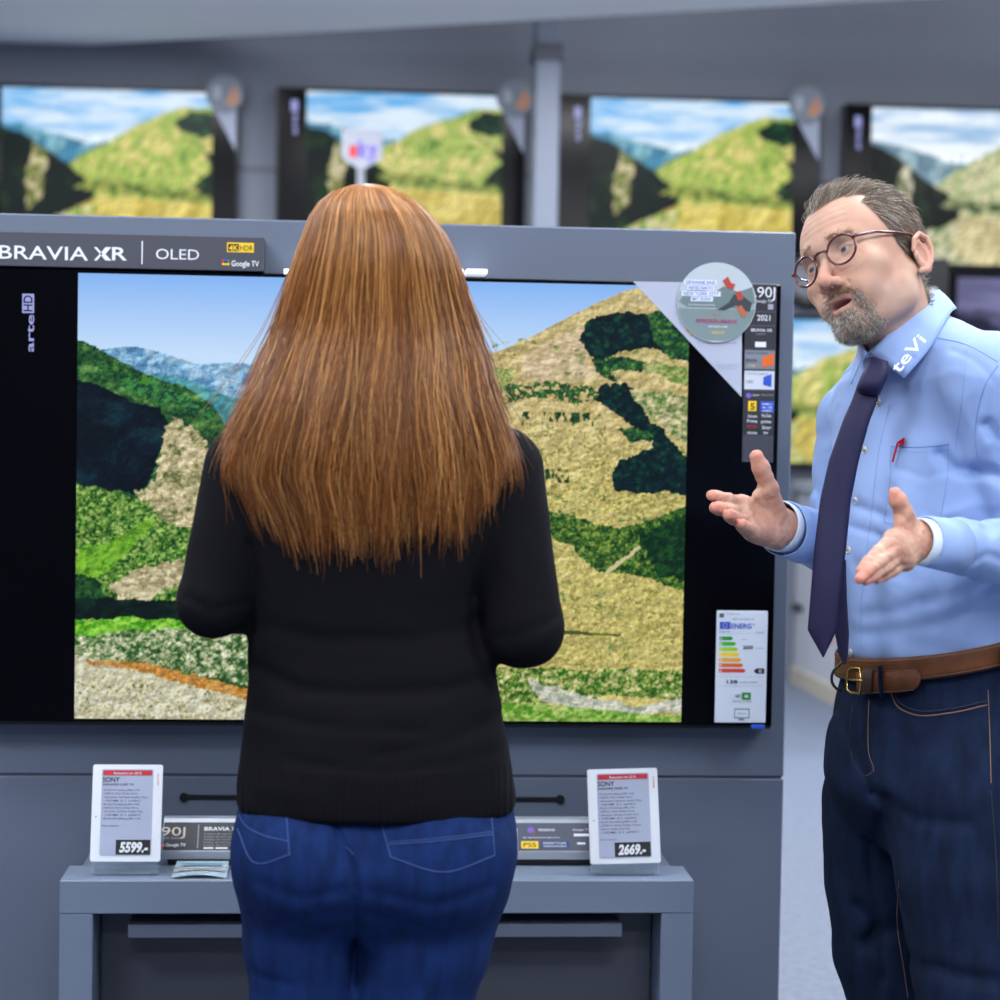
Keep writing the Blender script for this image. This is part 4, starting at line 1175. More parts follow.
# ------------------------------------------------------------------ THE WOMAN, seen from behind
YW = -0.96
def wp(px, py, Y=YW): return at(px, py, Y)
def st_w(rows, cy=YW):
    out = []
    for py, l, r, b, dy in rows:
        a_, b_ = at(l, py, cy), at(r, py, cy)
        out.append(((a_[2]+b_[2])/2, (a_[0]+b_[0])/2, cy+dy, (b_[0]-a_[0])/2, b))
    return sorted(out)
W_TORSO = st_w([(404, 338, 400, .050, .02), (414, 300, 442, .062, .01), (430, 262, 482, .080, 0), (455, 240, 503, .094, 0), (500, 236, 503, .106, -.004), (560, 243, 488, .108, -.002),
                (610, 249, 476, .104, .0), (640, 249, 482, .102, .0), (670, 248, 496, .106, 0), (710, 245, 503, .112, -.004), (755, 240, 509, .118, -.008), (785, 237, 514, .122, -.010), (808, 237, 515, .121, -.010)])
LW_S, LW_E, LW_H = wp(246, 468), wp(213, 602, YW-.03), wp(296, 606, YW+.26)
RW_S, RW_E, RW_H = wp(499, 470), wp(523, 627, YW-.03), wp(440, 604, YW+.26)
w_folds = [(pxz([(246, 668), (300, 690), (370, 694), (450, 690), (498, 678)], YW-.1), .011, .0050), (pxz([(250, 716), (330, 726), (420, 730)], YW-.1), .009, .0030),
           (pxz([(500, 722), (440, 742), (380, 752)], YW-.1), .009, .0028), (pxz([(250, 628), (330, 640), (420, 640), (480, 628)], YW-.1), .012, .0030),
           (pxz([(247, 545), (252, 580), (249, 640)], YW-.1), .006, .004), (pxz([(498, 500), (478, 560), (474, 600)], YW-.1), .008, .004),
           (pxz([(290, 760), (380, 770), (500, 756)], YW-.1), .008, .0022), (pxz([(185, 600), (210, 612), (240, 606)], YW-.1), .007, .003), (pxz([(500, 640), (530, 632), (558, 620)], YW-.1), .008, .003)]
def f_sweater0(P):
    d = loft(P, W_TORSO, 2.35, endk=.012)
    arm = smin(cap(P, LW_S, LW_E, .056, .0465), cap(P, LW_E, LW_H, .0450, .034), .012)
    d = smin(d, arm, .022)
    arm = smin(cap(P, RW_S, RW_E, .060, .0540), cap(P, RW_E, RW_H, .0530, .038), .012)
    d = smin(d, arm, .022)
    return d
def f_sweater(P):
    d = f_sweater0(P)
    m = sstep(.0, -.05, P[:, 1]-YW)
    d = d+foldfield(P, w_folds)*m
    d = d+.0030*fbm(P*np.array([7, 7, 24], np.float32), 2, 4)*sstep(1.15, 1.0, P[:, 2])+.0015*fbm(P*22, 2, 9)
    return d
wo = thing('person', (float(wp(372, 800)[0]), YW, 0), 'woman seen from behind with long copper hair, black sweater and blue jeans, facing the television', 'person')
knit = mat('black_knit', (13, 13, 18), rough=.9, spec=.12, sheen=.0, bump=('noise', 700, .35, (1, 1, 1)))
ribk = mat('black_rib_knit', (12, 12, 17), rough=.9, spec=.12, sheen=.0, bump=('wave', 34, .9, (1, 0, 0)))
V, Q = surf(f_sweater, (-.62, -1.25, .80), (.16, -.56, 1.50), .0045)
zh = at(372, 771, YW-.1)[2]
cz = V[Q].mean(1)[:, 2]; r_ = V[Q].mean(1)
hemm = (cz < zh)
def sub(V, Q, m):
    Q = Q[m]; u, inv = np.unique(Q.ravel(), return_inverse=True)
    return V[u], inv.reshape(Q.shape)
sw = mesh('sweater', *sub(V, Q, ~hemm), knit, wo)
sw['label'] = 'black fine knit long-sleeved sweater'
hb = mesh('ribbed_hem', *sub(V, Q, hemm), ribk, sw)

W_PELV = st_w([(785, 244, 508, .104, .0), (815, 237, 514, .116, -.004), (840, 234, 516, .124, -.01), (870, 237, 511, .124, -.012), (900, 246, 503, .105, -.005), (930, 262, 485, .07, 0)])
wj_folds = [(pxz([(334, 812), (340, 835), (352, 860), (357, 885), (356, 930), (352, 1000)], YW-.1), .0045, .007),
            (pxz([(262, 880), (300, 893), (345, 884)], YW-.1), .009, .003), (pxz([(372, 886), (430, 898), (490, 884)], YW-.1), .010, .0035), (pxz([(250, 985), (290, 990)], YW-.1), .006, .003),
            (pxz([(365, 910), (420, 925)], YW-.1), .008, .002)]
def f_wjeans(P):
    d = loft(P, W_PELV, 2.3)
    d = smin(d, ell(P, wp(302, 858, YW-.055), (.086, .080, .090)), .03)
    d = smin(d, ell(P, wp(437, 860, YW-.060), (.096, .085, .095)), .03)
    ll = chain(P, [wp(300, 880), wp(302, 940), wp(306, 1000), wp(312, 1105, YW+.01), wp(304, 1190, YW-.01), wp(304, 1385, YW+.01)], [.082, .078, .074, .060, .055, .040], .01)
    rl = chain(P, [wp(432, 880), wp(423, 940), wp(411, 1000), wp(405, 1105, YW+.01), wp(405, 1190, YW-.01), wp(405, 1385, YW+.01)], [.098, .092, .084, .064, .060, .042], .01)
    d = smin(d, smin(ll, rl, .012), .025)
    d = d+foldfield(P, wj_folds)*sstep(.02, -.04, P[:, 1]-YW)
    d = d+.0020*fbm(P*np.array([14, 14, 24], np.float32), 2, 14)
    return d
denim = mat('blue_denim', (13, 36, 82), rough=.85, spec=.15, sheen=.0, var=((1, 1, .25), .30, 60), bump=('noise', 600, .35, (1, 1, .3)))
V, Q = surf(f_wjeans, (-.50, -1.2, .06), (.12, -.78, .93), .005)
wj = mesh('jeans', V, Q, denim, wo)
wj['label'] = 'mid blue denim jeans'
st_b = mat('light_blue_stitching', (34, 62, 116), rough=.7)
def zz(pts): return [(150+a*.46, 540+b*.46) for a, b in pts]
mb = MB()
for pts in ([(188, 585), (205, 618), (240, 640), (298, 655)], [(190, 628), (228, 702), (305, 684)], [(297, 604), (303, 684)],
            [(516, 662), (620, 655), (745, 640)], [(500, 606), (516, 662), (523, 690)], [(742, 602), (749, 684)], [(523, 690), (640, 722), (749, 686)]):
    seam(mb, f_wjeans, zz(pts), .0009, st_b, lift=.0003)
for pts in ([(400, 606), (408, 640), (442, 684)], [(520, 657), (620, 649), (745, 634)]):
    seam(mb, f_wjeans, zz(pts), .0007, st_b)
mb.build('stitching', wj)
for sx in (304, 405):
    p = wp(sx, 1440)
    a = np.array([p[0], YW-.04, .035]); b = np.array([p[0], YW+.14, .028])
    Vs, Qs = surf(lambda P: smax(smin(cap(P, a, b, .036, .034), cap(P, (p[0], YW+.0, .03), (p[0], YW+.01, .10), .036, .038), .02), .001-P[:, 2], .003), (p[0]-.08, YW-.12, -.01), (p[0]+.08, YW+.22, .16), .005)
    mesh('shoe', Vs, Qs, black_m, wo)

skin_w = mat('fair_skin', (214, 168, 146), rough=.5, subsurf=.12)
HWc = wp(372, 278, YW+.045); HWs = .92
def f_head_w(P):
    q = (P-HWc.astype(np.float32))/HWs
    q = q@np.array([[-1, 0, 0], [0, 1, 0], [0, 0, 1]], np.float32)
    return head_sdf(q.astype(np.float32))*HWs
def f_wneck(P):
    return smin(f_head_w(P), cap(P, HWc+np.array([0, -.02, -.05]), np.array([wp(370, 420)[0], YW+.01, wp(370, 420)[2]]), .052, .056), .02)
parts = [surf(f_wneck, HWc-np.array([.12, .15, .28]), HWc+np.array([.12, .15, .15]), .0035)]
parts.append(surf(lambda P: np.minimum(f_sweater0(P), f_wjeans(P))+.014, (-.62, -1.25, .06), (.16, -.56, 1.50), .010))
for (E_, H_, sgn) in ((LW_E, LW_H, 1), (RW_E, RW_H, -1)):
    u = (H_-E_)/np.linalg.norm(H_-E_); wr = H_+u*.02; lat = np.array([0, 0, 1.0]); 
    fg = [[wr+u*(.085)+lat*(.030-.020*i), wr+u*.120+lat*(.032-.021*i)+np.array([sgn*.01, 0, 0]), wr+u*.140+lat*(.032-.021*i)+np.array([sgn*.022, -.008, 0]), wr+u*.150+lat*(.032-.021*i)+np.array([sgn*.036, -.018, 0])] for i in range(4)]
    th = [wr+u*.02+lat*.02, wr+u*.05+lat*.042, wr+u*.078+lat*.055, wr+u*.10+lat*.060]
    fh, lo, hi = hand_parts(wr, fg, th, pr=.0115, fr=(.0085, .0078, .0070, .006), tr=(.014, .012, .0105, .0085))
    f2 = (lambda fh, E_, wr: lambda P: smin(fh(P), cap(P, E_, wr, .036, .024), .01))(fh, E_, wr)
    parts.append(surf(f2, np.minimum(lo, E_-.05), np.maximum(hi, E_+.05), .003))
V, Q = join_vq(parts)
mesh('body', V, Q, skin_w, wo)

# her hair: crown shell plus several thousand strands
HS = sorted([(at(368, py, YW)[2], (at(l, py, YW)[0]+at(r, py, YW)[0])/2, (at(r, py, YW)[0]-at(l, py, YW)[0])/2, b) for py, l, r, b in
      [(181, 367, 369, .001), (183.5, 350, 386, .028), (188, 337, 399, .052), (196, 324, 413, .074), (210, 312, 430, .098), (230, 304, 446, .113), (250, 297, 456, .120), (270, 291, 462, .124), (300, 283, 469, .124), (330, 275, 478, .126),
       (360, 264, 487, .133), (390, 254, 492, .142), (420, 241, 501, .151), (450, 229, 509, .157), (480, 224, 512, .160), (510, 236, 504, .161), (560, 256, 488, .161)]])
HS = np.array(HS)
def zof(py): return at(368, py, YW)[2]
def shell(z, phi, s):
    cx = pchip(z, HS[:, 0], HS[:, 1]); a = pchip(z, HS[:, 0], HS[:, 2]); b = pchip(z, HS[:, 0], HS[:, 3])
    cy = YW+.035
    w = sstep(zof(330), zof(400), z)
    sn = np.sin(phi); sn = np.sign(sn)*np.abs(sn)**(1-.55*w)
    return np.stack([cx+a*s*np.cos(phi), cy-b*(1-(1-s)*.6)*sn, z], -1)
zt_ = HS[-1, 0]
# arc-length style parameter from crown to tips
def zpath(t, zend):
    # t 0..1; first part runs over the crown
    zc_ = zof(240)
    tc = .22
    z1 = zt_-(zt_-zc_)*(1-np.cos(np.clip(t/tc, 0, 1)*PI/2))
    z2 = zc_+(zend-zc_)*np.clip((t-tc)/(1-tc), 0, 1)
    return np.where(t < tc, z1, z2)
N = 9500; S_ = 26
nc = 150
cph = RNG.uniform(-35, 215, nc)*PI/180; cz_ = RNG.normal(0, 1, nc); cw = RNG.uniform(0, 2*PI, nc); ca = RNG.uniform(.3, 1, nc)
ci = RNG.integers(0, nc, N)
phi0 = cph[ci]+RNG.normal(0, .10, N)
t = np.linspace(.0, 1, S_)[None]*np.ones((N, 1))
back = np.clip(np.sin(phi0), 0, 1)
endpy = 446+70*np.clip(back*1.15, 0, 1)**1.3+RNG.normal(0, 10, N)+cz_[ci]*(17+6*(1-back))
short = RNG.random(N) < .22
endpy = np.where(short, endpy-RNG.uniform(5, 90, N), endpy)
zend = np.array(zof(500))-(endpy-500)/740.
z = zpath(t, zend[:, None])
tt = np.clip((t-.22)/.78, 0, 1)
clump = phi0[:, None]*(1-.55*tt**1.5)+cph[ci][:, None]*(.55*tt**1.5)
fly = (RNG.random(N) < .05)
wav = ca[ci][:, None]*(.10*np.sin(cw[ci][:, None]+t*(7+2*np.sin(cw[ci]))[:, None])*tt+.06*np.sin(cw[ci][:, None]*2+t*17)*tt**2)+RNG.normal(0, .022, (N, 1))*np.sin(t*9+RNG.uniform(0, 6, (N, 1)))
s_l = 1-np.abs(RNG.normal(0, .04, N))[:, None]+.055*(np.sin(cw[ci]*3)-.3)[:, None]*np.clip(t*2.2, 0, 1)
P = shell(z, clump+wav, s_l)
# tips turn gently
P[..., 0] += (RNG.normal(0, .006, (N, 1))+.010*np.sin(cw[ci]*5)[:, None])*tt**3
P[..., 1] += .008*tt**3*RNG.normal(0, 1, (N, 1))
P[fly, :, 0] += (RNG.normal(0, .022, (fly.sum(), 1)))*tt[fly]**1.5
pf = P.reshape(-1, 3)
low = pf[:, 2] < zof(380)
for _ in range(8):
    q = pf[low].astype(np.float32); d = f_sweater0(q); mk = d < .006
    q[mk, 1] -= (.007-d[mk])*1.1
    pf[low] = q
P = pf.reshape(N, S_, 3)
cb = lin((134, 82, 36)); cdk = lin((64, 34, 12)); cl_ = lin((216, 162, 94))
k1 = RNG.beta(2, 2, N)*.6+.4*(np.sin(cw[ci]*7)*.5+.5)
C0 = cdk+(cb-cdk)*np.clip(k1*1.7, 0, 1)[:, None]
hl = RNG.random(N) < .20+.25*(np.sin(cw[ci]*11) > .75); C0[hl] = cb+(cl_-cb)*RNG.uniform(.3, 1, (hl.sum(), 1))
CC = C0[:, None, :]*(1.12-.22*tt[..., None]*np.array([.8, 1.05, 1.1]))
rad = np.full((N, S_), .00045)*RNG.uniform(.7, 1.3, (N, 1)); rad *= np.where(t > .85, 1-(t-.85)/.15*.7, 1)
Vh, Qh, Ch = strands(P, rad, CC)
# inner mass under the strands
gz = np.r_[np.linspace(zt_-.001, zof(240), 14), np.linspace(zof(250), zof(500), 18)]
gp = np.linspace(-30, 210, 56)*PI/180
Z_, G_ = np.meshgrid(gz, gp, indexing='ij')
Pm = shell(Z_.ravel(), G_.ravel(), .90)
q = Pm.astype(np.float32)
for _ in range(8):
    d = f_sweater0(q); mk = (d < .002) & (q[:, 2] < zof(380)); q[mk, 1] -= (.003-d[mk])*1.2
Pm = q.astype(float)
i = np.arange(len(gz)*len(gp)).reshape(len(gz), len(gp))
Qm = np.stack([i[:-1, :-1], i[1:, :-1], i[1:, 1:], i[:-1, 1:]], -1).reshape(-1, 4)
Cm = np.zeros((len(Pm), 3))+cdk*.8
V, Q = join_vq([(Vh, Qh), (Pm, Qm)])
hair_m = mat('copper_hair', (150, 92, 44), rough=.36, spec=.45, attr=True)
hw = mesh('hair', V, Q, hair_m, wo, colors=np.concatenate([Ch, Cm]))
hw['label'] = 'long straight copper brown hair'
# ------------------------------------------------------------------ THE MAN with glasses, three-quarter view
ma = thing('person', (float(at(936, 700, -.62)[0]), -.62, 0), 'man with round glasses, goatee, pale blue shirt and navy tie gesturing with both hands', 'person')
TH = math.radians(62)
M_T = []
for py, cx, a, b, dy in [(350, 918, .062, .060, .0), (372, 921, .110, .080, .0), (395, 928, .150, .098, 0), (430, 933, .172, .116, 0), (470, 934, .178, .124, 0), (520, 934, .178, .134, 0), (570, 934, .178, .144, 0),
                     (610, 936, .172, .142, 0), (645, 938, .166, .134, 0), (672, 941, .158, .125, 0), (700, 941, .156, .122, 0)]:
    p = at(cx, py, -.62+dy); M_T.append((p[2], p[0], p[1], a, b))
M_T = sorted(M_T)
RS, RE, RW = at(858, 420, -.44), at(839, 548, -.42), at(786, 528, -.60)
LS, LE, LW = at(998, 384, -.80), at(1046, 560, -.80), at(928, 541, -.975)
NB = at(914, 352, -.63)
m_folds = []
def f_shirt0(P):
    d = loft(P, M_T, 2.25, yaw=-TH, endk=.02)
    d = smin(d, cap(P, RS, NB, .062, .062), .05)
    d = smin(d, cap(P, LS, NB, .068, .064), .05)
    ra = smin(cap(P, RS, RE, .064, .056), cap(P, RE, RW+(RE-RW)*.26, .053, .044), .015)
    la = smin(cap(P, LS, LE, .074, .058), cap(P, LE, LW+(LE-LW)*.26, .057, .0415), .02)
    d = smin(d, ra, .016); d = smin(d, la, .016)
    return d
s_folds = [(pxz([(948, 455), (962, 470), (985, 472), (1000, 480)], -.8), .010, .012), (pxz([(978, 425), (988, 440), (1000, 470)], -.8), .009, .012), (pxz([(955, 350), (968, 365), (980, 385), (978, 420)], -.8), .004, .002),
           (pxz([(946, 520), (930, 600), (880, 620)], -.75), .012, .003), (pxz([(990, 590), (940, 620), (880, 640)], -.75), .014, .0035), (pxz([(1000, 555), (960, 590), (920, 600)], -.75), .012, .004),
           (pxz([(905, 470), (925, 478), (950, 468)], -.75), .006, .0022), (pxz([(960, 400), (962, 480), (955, 520)], -.78), .006, .0018),
           (pxz([(865, 570), (900, 640), (960, 652)], -.72), .014, .003), (pxz([(812, 470), (830, 500), (850, 510)], -.5), .008, .005), (pxz([(815, 505), (825, 520), (850, 530)], -.5), .006, .004),
           (pxz([(960, 520), (980, 530), (1000, 526)], -.9), .006, .003), (pxz([(955, 560), (975, 552), (1000, 560)], -.9), .006, .003), (pxz([(840, 380), (838, 410), (826, 440)], -.5), .006, .002)]
def f_shirt(P):
    d = f_shirt0(P)+foldfield(P, s_folds)
    d = d+.0045*fbm(P*np.array([9, 9, 6], np.float32)+3, 3, 51)+.0016*fbm(P*np.array([34, 34, 16], np.float32), 2, 61)
    w = fbm(P*np.array([5, 5, 5], np.float32), 2, 71)
    q = (P+w[:, None]*.07)@np.array([[.8, 0, .5], [0, 1, .2], [-.6, 0, .8]], np.float32)
    d = d+.0062*np.abs(fbm(q*np.array([9, 9, 20], np.float32), 2, 81))-.001
    return d
shirt_m = mat('pale_blue_poplin', (142, 168, 216), rough=.75, spec=.2, sheen=.05, bump=('noise', 500, .05, (1, 1, 1)))
zb_ = at(940, 700, -.62)[2]
V, Q = surf(f_shirt, (.33, -1.12, .88), (1.02, -.30, 1.62), .004)
B0, B1 = at(843, 672, -.70), at(1000, 655, -.84)
slp = (B1[2]-B0[2])/(B1[0]-B0[0])
ct = V[Q].mean(1)
V, Q = sub(V, Q, ct[:, 2] > B0[2]+slp*(ct[:, 0]-B0[0])-.012)
sh = mesh('shirt', V, Q, shirt_m, ma)
sh['label'] = 'pale blue long-sleeved shirt with white collar lettering'

# trousers -------------------------------------------------------------------
M_P = []
for py, cx, a, b in [(600, 938, .160, .128), (655, 940, .162, .130), (680, 941, .166, .132), (710, 940, .176, .140), (750, 938, .184, .152), (790, 938, .178, .156), (820, 941, .15, .13), (850, 941, .10, .10)]:
    p = at(cx, py, -.62); M_P.append((p[2], p[0], p[1], a, b))
M_P = sorted(M_P)
t_folds = [(pxz([(866, 705), (866, 745), (872, 775), (882, 800)], -.75), .0045, .006), (pxz([(881, 795), (884, 830), (890, 870), (897, 930), (905, 1000)], -.7), .007, .007),
           (pxz([(882, 800), (910, 815), (950, 812)], -.75), .012, .006),
           (pxz([(905, 985), (930, 965), (980, 970)], -.8), .012, .008), (pxz([(900, 945), (915, 965), (912, 990)], -.8), .010, .008),
           (pxz([(890, 700), (930, 725), (990, 718)], -.8), .012, .003)]
def f_tr0(P):
    d = loft(P, M_P, 2.25, yaw=-TH, endk=.02)
    rl = chain(P, [at(886, 800, -.50), at(887, 880, -.49), at(892, 950, -.50), at(917, 1060, -.52), at(925, 1150, -.50), at(932, 1330, -.46)], [.104, .100, .094, .084, .076, .068], .01)
    ll = chain(P, [at(966, 800, -.72), at(968, 880, -.74), at(972, 960, -.76), at(982, 1080, -.80), at(985, 1200, -.78), at(990, 1395, -.74)], [.118, .112, .098, .082, .076, .068], .01)
    return smin(d, smin(rl, ll, .010), .03)
def f_trous(P):
    d = f_tr0(P)+foldfield(P, t_folds)
    d = d+.0035*fbm(P*np.array([8, 8, 11], np.float32), 3, 151)+.003*np.abs(fbm(P*np.array([10, 10, 16], np.float32), 2, 161))*sstep(.9, .6, P[:, 2])
    # fly panel edge
    return d
V, Q = surf(f_trous, (.30, -1.05, .05), (1.05, -.22, 1.10), .005)
# cut by the slanting belt line
B0, B1 = at(843, 672, -.70), at(1000, 655, -.84)
slp = (B1[2]-B0[2])/(B1[0]-B0[0])
def beltz(P): return B0[2]+slp*(P[..., 0]-B0[0])
keep = (V[Q].mean(1)[:, 2] < beltz(V[Q].mean(1))+.004)
dk_denim = mat('dark_blue_denim', (17, 29, 52), rough=.9, spec=.12, sheen=.0, var=((1, 1, .3), .35, 45), bump=('noise', 600, .35, (1, 1, .3)))
tr_ = mesh('jeans', *sub(V, Q, keep), dk_denim, ma); tr_['label'] = 'dark blue denim jeans'
tan_s = mat('tan_stitching', (112, 84, 66), rough=.7); dk_s = mat('dark_stitching', (14, 22, 44), rough=.8)
def seam2(mb, f, pts, r, m, lift=0.0, n=None):
    q = dens(pts, n or max(4, int(sum(math.dist(a, b) for a, b in zip(pts[:-1], pts[1:]))/5)))
    P = trace(f, q[:, 0], q[:, 1]); ok = np.abs(f(P.astype(np.float32))) < .004
    P = P[ok]
    if len(P) < 3: return
    if lift: P = P+grad(f, P)*lift
    mb.tube([tuple(p) for p in P], r, m, 6)
mb = MB()
seam2(mb, f_trous, [(891, 693), (897, 706), (912, 714), (950, 713), (987, 705)], .0011, tan_s)
seam2(mb, f_trous, [(893, 690), (899, 702), (914, 710), (950, 709), (987, 701)], .0014, dk_s)
seam2(mb, f_trous, [(988, 690), (990, 740), (991, 783)], .0008, tan_s)
seam2(mb, f_trous, [(991, 790), (996, 860), (998, 940)], .0012, dk_s)
seam2(mb, f_trous, [(869, 700), (868, 730), (869, 755), (873, 772), (865, 776)], .0006, tan_s)
seam2(mb, f_trous, [(852, 705), (850, 740), (855, 765), (868, 782)], .0012, dk_s)
seam2(mb, f_trous, [(899, 880), (897, 920), (904, 970), (908, 998)], .0008, tan_s)
mb.build('stitching', tr_)

# belt ------------------------------------------------------------------------
leather = mat('brown_leather', (88, 52, 30), rough=.55, spec=.25, var=((1, 1, 1), .22, 40))
brass = mat('brass_buckle', (190, 160, 95), rough=.25, metal=1.0)
dleath = mat('dark_leather', (48, 30, 26), rough=.5)
def section_ring(zfun, off, n=120):
    """points around the waist on the trousers' surface"""
    out = []
    ph = np.linspace(0, 2*PI, n, endpoint=False)
    c = at(935, 675, -.62)
    P = np.stack([c[0]+.28*np.cos(ph), c[1]+.28*np.sin(ph), np.zeros(n)], 1)
    D = np.stack([-np.cos(ph), -np.sin(ph), 0*ph], 1)
    for _ in range(60):
        P[:, 2] = zfun(P)
        d = f_wa(P.astype(np.float32)); P[:, :2] += D[:, :2]*(d[:, None]-off)*.8
    P[:, 2] = zfun(P)
    return P
f_wa = lambda P: loft(P, M_P, 2.25, yaw=-TH, endk=.02)
bh = .0175
def band_mesh(name, off, thick, z0, z1, m, parent, sel=None, rows=5):
    rings = []
    for k in range(rows):
        zz_ = z0+(z1-z0)*k/(rows-1); bul = math.sin(PI*k/(rows-1))*.0006
        rings.append(section_ring(lambda P: beltz(P)+zz_, off+thick+bul))
    inner = [section_ring(lambda P: beltz(P)+zz_, off) for zz_ in (z1, z0)]
    R3 = np.array(rings+inner); K, n, _ = R3.shape
    idx = np.arange(K*n).reshape(K, n); q = []
    for k in range(K):
        a, b = idx[k], idx[(k+1) % K]
        q.append(np.stack([a, np.roll(a, -1), np.roll(b, -1), b], 1))
    Q = np.concatenate(q)
    return mesh(name, R3.reshape(-1, 3), Q[:, ::-1], m, parent)
waist = band_mesh('waistband', .003, .0025, -.030, .006, dk_denim, tr_)
bt = band_mesh('belt', .006, .0035, -.027, .008, leather, ma)
bt['label'] = 'brown leather belt with brass buckle'
def on_belt(px, py, lift=.0): 
    f = lambda P: f_wa(P)-(.0095+lift)
    return trace(f, px, py)
def strap(name, pts_px, halfh, m, parent, lift, th=.003, round_end=True):
    q = dens(pts_px, 24); C = on_belt(q[:, 0], q[:, 1], lift)
    fb = lambda P: f_wa(P)-.0095
    g = grad(fb, C); V = []; Fc = []
    for i, c in enumerate(C):
        tcur = halfh
        if round_end:
            e = (len(C)-1-i)/4.0
            if e < 1: tcur = halfh*math.sqrt(max(0, 1-(1-e)**2))+.0006
        for z, o in ((-tcur, 0), (-tcur*.9, th), (tcur*.9, th), (tcur, 0)):
            V.append(c+np.array([0, 0, z])+g[i]*o)
    for i in range(len(C)-1):
        for k in range(3): Fc.append((4*i+k, 4*i+k+1, 4*i+5+k, 4*i+4+k))
    return mesh(name, V, Fc, m, parent)
strap('belt_end', [(858, 682), (875, 682.5), (895, 682), (916, 679), (921.5, 678)], .0165, leather, bt, .0015)
strap('belt_keeper', [(864, 681), (868, 681.3), (873, 681.5)], .0195, dleath, bt, .005, round_end=False)
mb = MB()
for (x0, y0, x1, y1) in (((862, 670, 914, 671)), ((862, 693.5, 914, 690)), ):
    q = dens([(x0, y0), (x1, y1)], 16); C = on_belt(q[:, 0], q[:, 1], .0042); mb.tube([tuple(c) for c in C], .0005, tan_s, 5)
for dz in (.004, -.0235):
    r_ = section_ring(lambda P: beltz(P)+dz, .0102); mb.tube([tuple(c) for c in r_], .0005, tan_s, 5, closed=True)
mb.build('belt_stitching', bt)
C = on_belt(np.array([851, 860, 861, 859.5, 851, 847.5, 847, 848.5]), np.array([667.5, 668.5, 681, 693.5, 692.5, 690, 680, 670]), .004)
mb = MB(); mb.tube([tuple(c) for c in C], .0020, brass, 8, closed=True)
C = on_belt(np.array([848, 855, 863]), np.array([679.5, 680, 680.5]), .006); mb.tube([tuple(c) for c in C], .0016, brass, 8); mb.build('buckle', bt, smooth=True)
for px in (880, 1003):
    C = on_belt(np.array([px, px+.3, px+1, px+2]), np.array([666, 676, 688, 698]) if px < 900 else np.array([646, 656, 668, 680]), .007)
    V, Fc = tube_vf([tuple(c) for c in C], .0062, 8, flat=.3)
    mesh('belt_loop', V, Fc, dk_denim, tr_)

# head -------------------------------------------------------------------------
yaw_h, rol_h, pit_h = math.radians(52), math.radians(25), math.radians(-1.2)
F0 = np.array([-math.sin(yaw_h), -math.cos(yaw_h), 0]); L0 = np.array([math.cos(yaw_h), -math.sin(yaw_h), 0]); Z0 = np.array([0, 0, 1.0])
Lh = math.cos(rol_h)*L0+math.sin(rol_h)*Z0; Uh = -math.sin(rol_h)*L0+math.cos(rol_h)*Z0
Fh = math.cos(pit_h)*F0-math.sin(pit_h)*Uh; Uh = math.cos(pit_h)*Uh+math.sin(pit_h)*F0
RH = np.stack([-Lh*-1, Fh, Uh], 1)          # columns: left, forward, up
HSC = 1.03
HC = at(824, 259, -.735)-RH@np.array([0, .094, 0])*HSC
RHf = RH.astype(np.float32)
def to_h(P): return ((P-HC.astype(np.float32))@RHf)/HSC
def fr_h(p): return HC+(np.asarray(p, float)*HSC)@RH.T
def f_mhead(P): return head_sdf(to_h(P).astype(np.float32), mouth_open=.0045)*HSC
nk0 = fr_h((0, -.030, -.055)); nk1 = NB+np.array([.0, .01, -.01])
def f_mneck(P):
    d = f_mhead(P)
    n = cap(P, nk0, nk1, .056, .062)
    n = smin(n, cap(P, fr_h((0, .03, -.085)), NB+np.array([-.03, -.03, 0]), .030, .040), .03)
    d = smin(d, n, .022)
    q = to_h(P)
    # cheek crease and forehead lines
    d = d+.0007*np.exp(-((np.mod(q[:, 2]-.045+.25*q[:, 0]**2, .0105)-.005)/.0017)**2)*sstep(.035, .045, q[:, 2])*sstep(.080, .070, q[:, 2])*(np.abs(q[:, 0]) < .045)*(q[:, 1] > .03)
    return d
lo = HC-.18; hi = HC+.16; lo[2] = NB[2]-.06; lo[0] = HC[0]-.14; hi[0] = NB[0]+.10
Vn, Qn = surf(f_mneck, lo, hi, .0017)
Vn = refine(f_mneck, Vn, 1)
# hands ----------------------------------------------------------------------
rh_f = [[at(741, 504, -.660), at(727, 500, -.695), at(717, 497, -.712), at(712, 495.5, -.722)],
        [at(741, 513, -.675), at(727, 510, -.712), at(719, 508.5, -.735), at(715, 508, -.750)],
        [at(745, 522, -.688), at(734, 518, -.725), at(730, 516, -.748), at(728, 515, -.765)],
        [at(752, 531, -.695), at(745, 527, -.728), at(742, 525, -.745), at(740, 524, -.758)]]
rh_t = [at(775, 512, -.640), at(769, 489, -.662), at(761, 468, -.670), at(756.5, 457, -.672)]
rh_w = at(784, 527, -.612)
f_rh, rlo, rhi = hand_parts(rh_w, rh_f, rh_t, pr=.0140, fr=(.0114, .0106, .0098, .0084), tr=(.0175, .0140, .0128, .0108))
f_rhw = lambda P: smin(smin(f_rh(P), cap(P, rh_w, RE*.2+RW*.8, .027, .028), .014), cap(P, at(776, 540, -.64), at(757, 534, -.68), .0155, .014), .014)
lh_f = [[at(893, 539, -1.040), at(878, 552, -1.072), at(868, 562, -1.088), at(860.5, 570.5, -1.098)],
        [at(896, 549, -1.044), at(880, 561, -1.082), at(868, 571, -1.100), at(859.5, 579, -1.110)],
        [at(900, 556, -1.036), at(885, 567, -1.072), at(874, 575, -1.090), at(865.5, 581, -1.100)],
        [at(905, 562, -1.024), at(892, 571, -1.052), at(884, 576, -1.066), at(877, 580, -1.076)]]
lh_t = [at(908, 530, -.995), at(904, 514, -1.015), at(898, 501, -1.020), at(895, 494, -1.020)]
lh_w = at(920, 541, -.985)
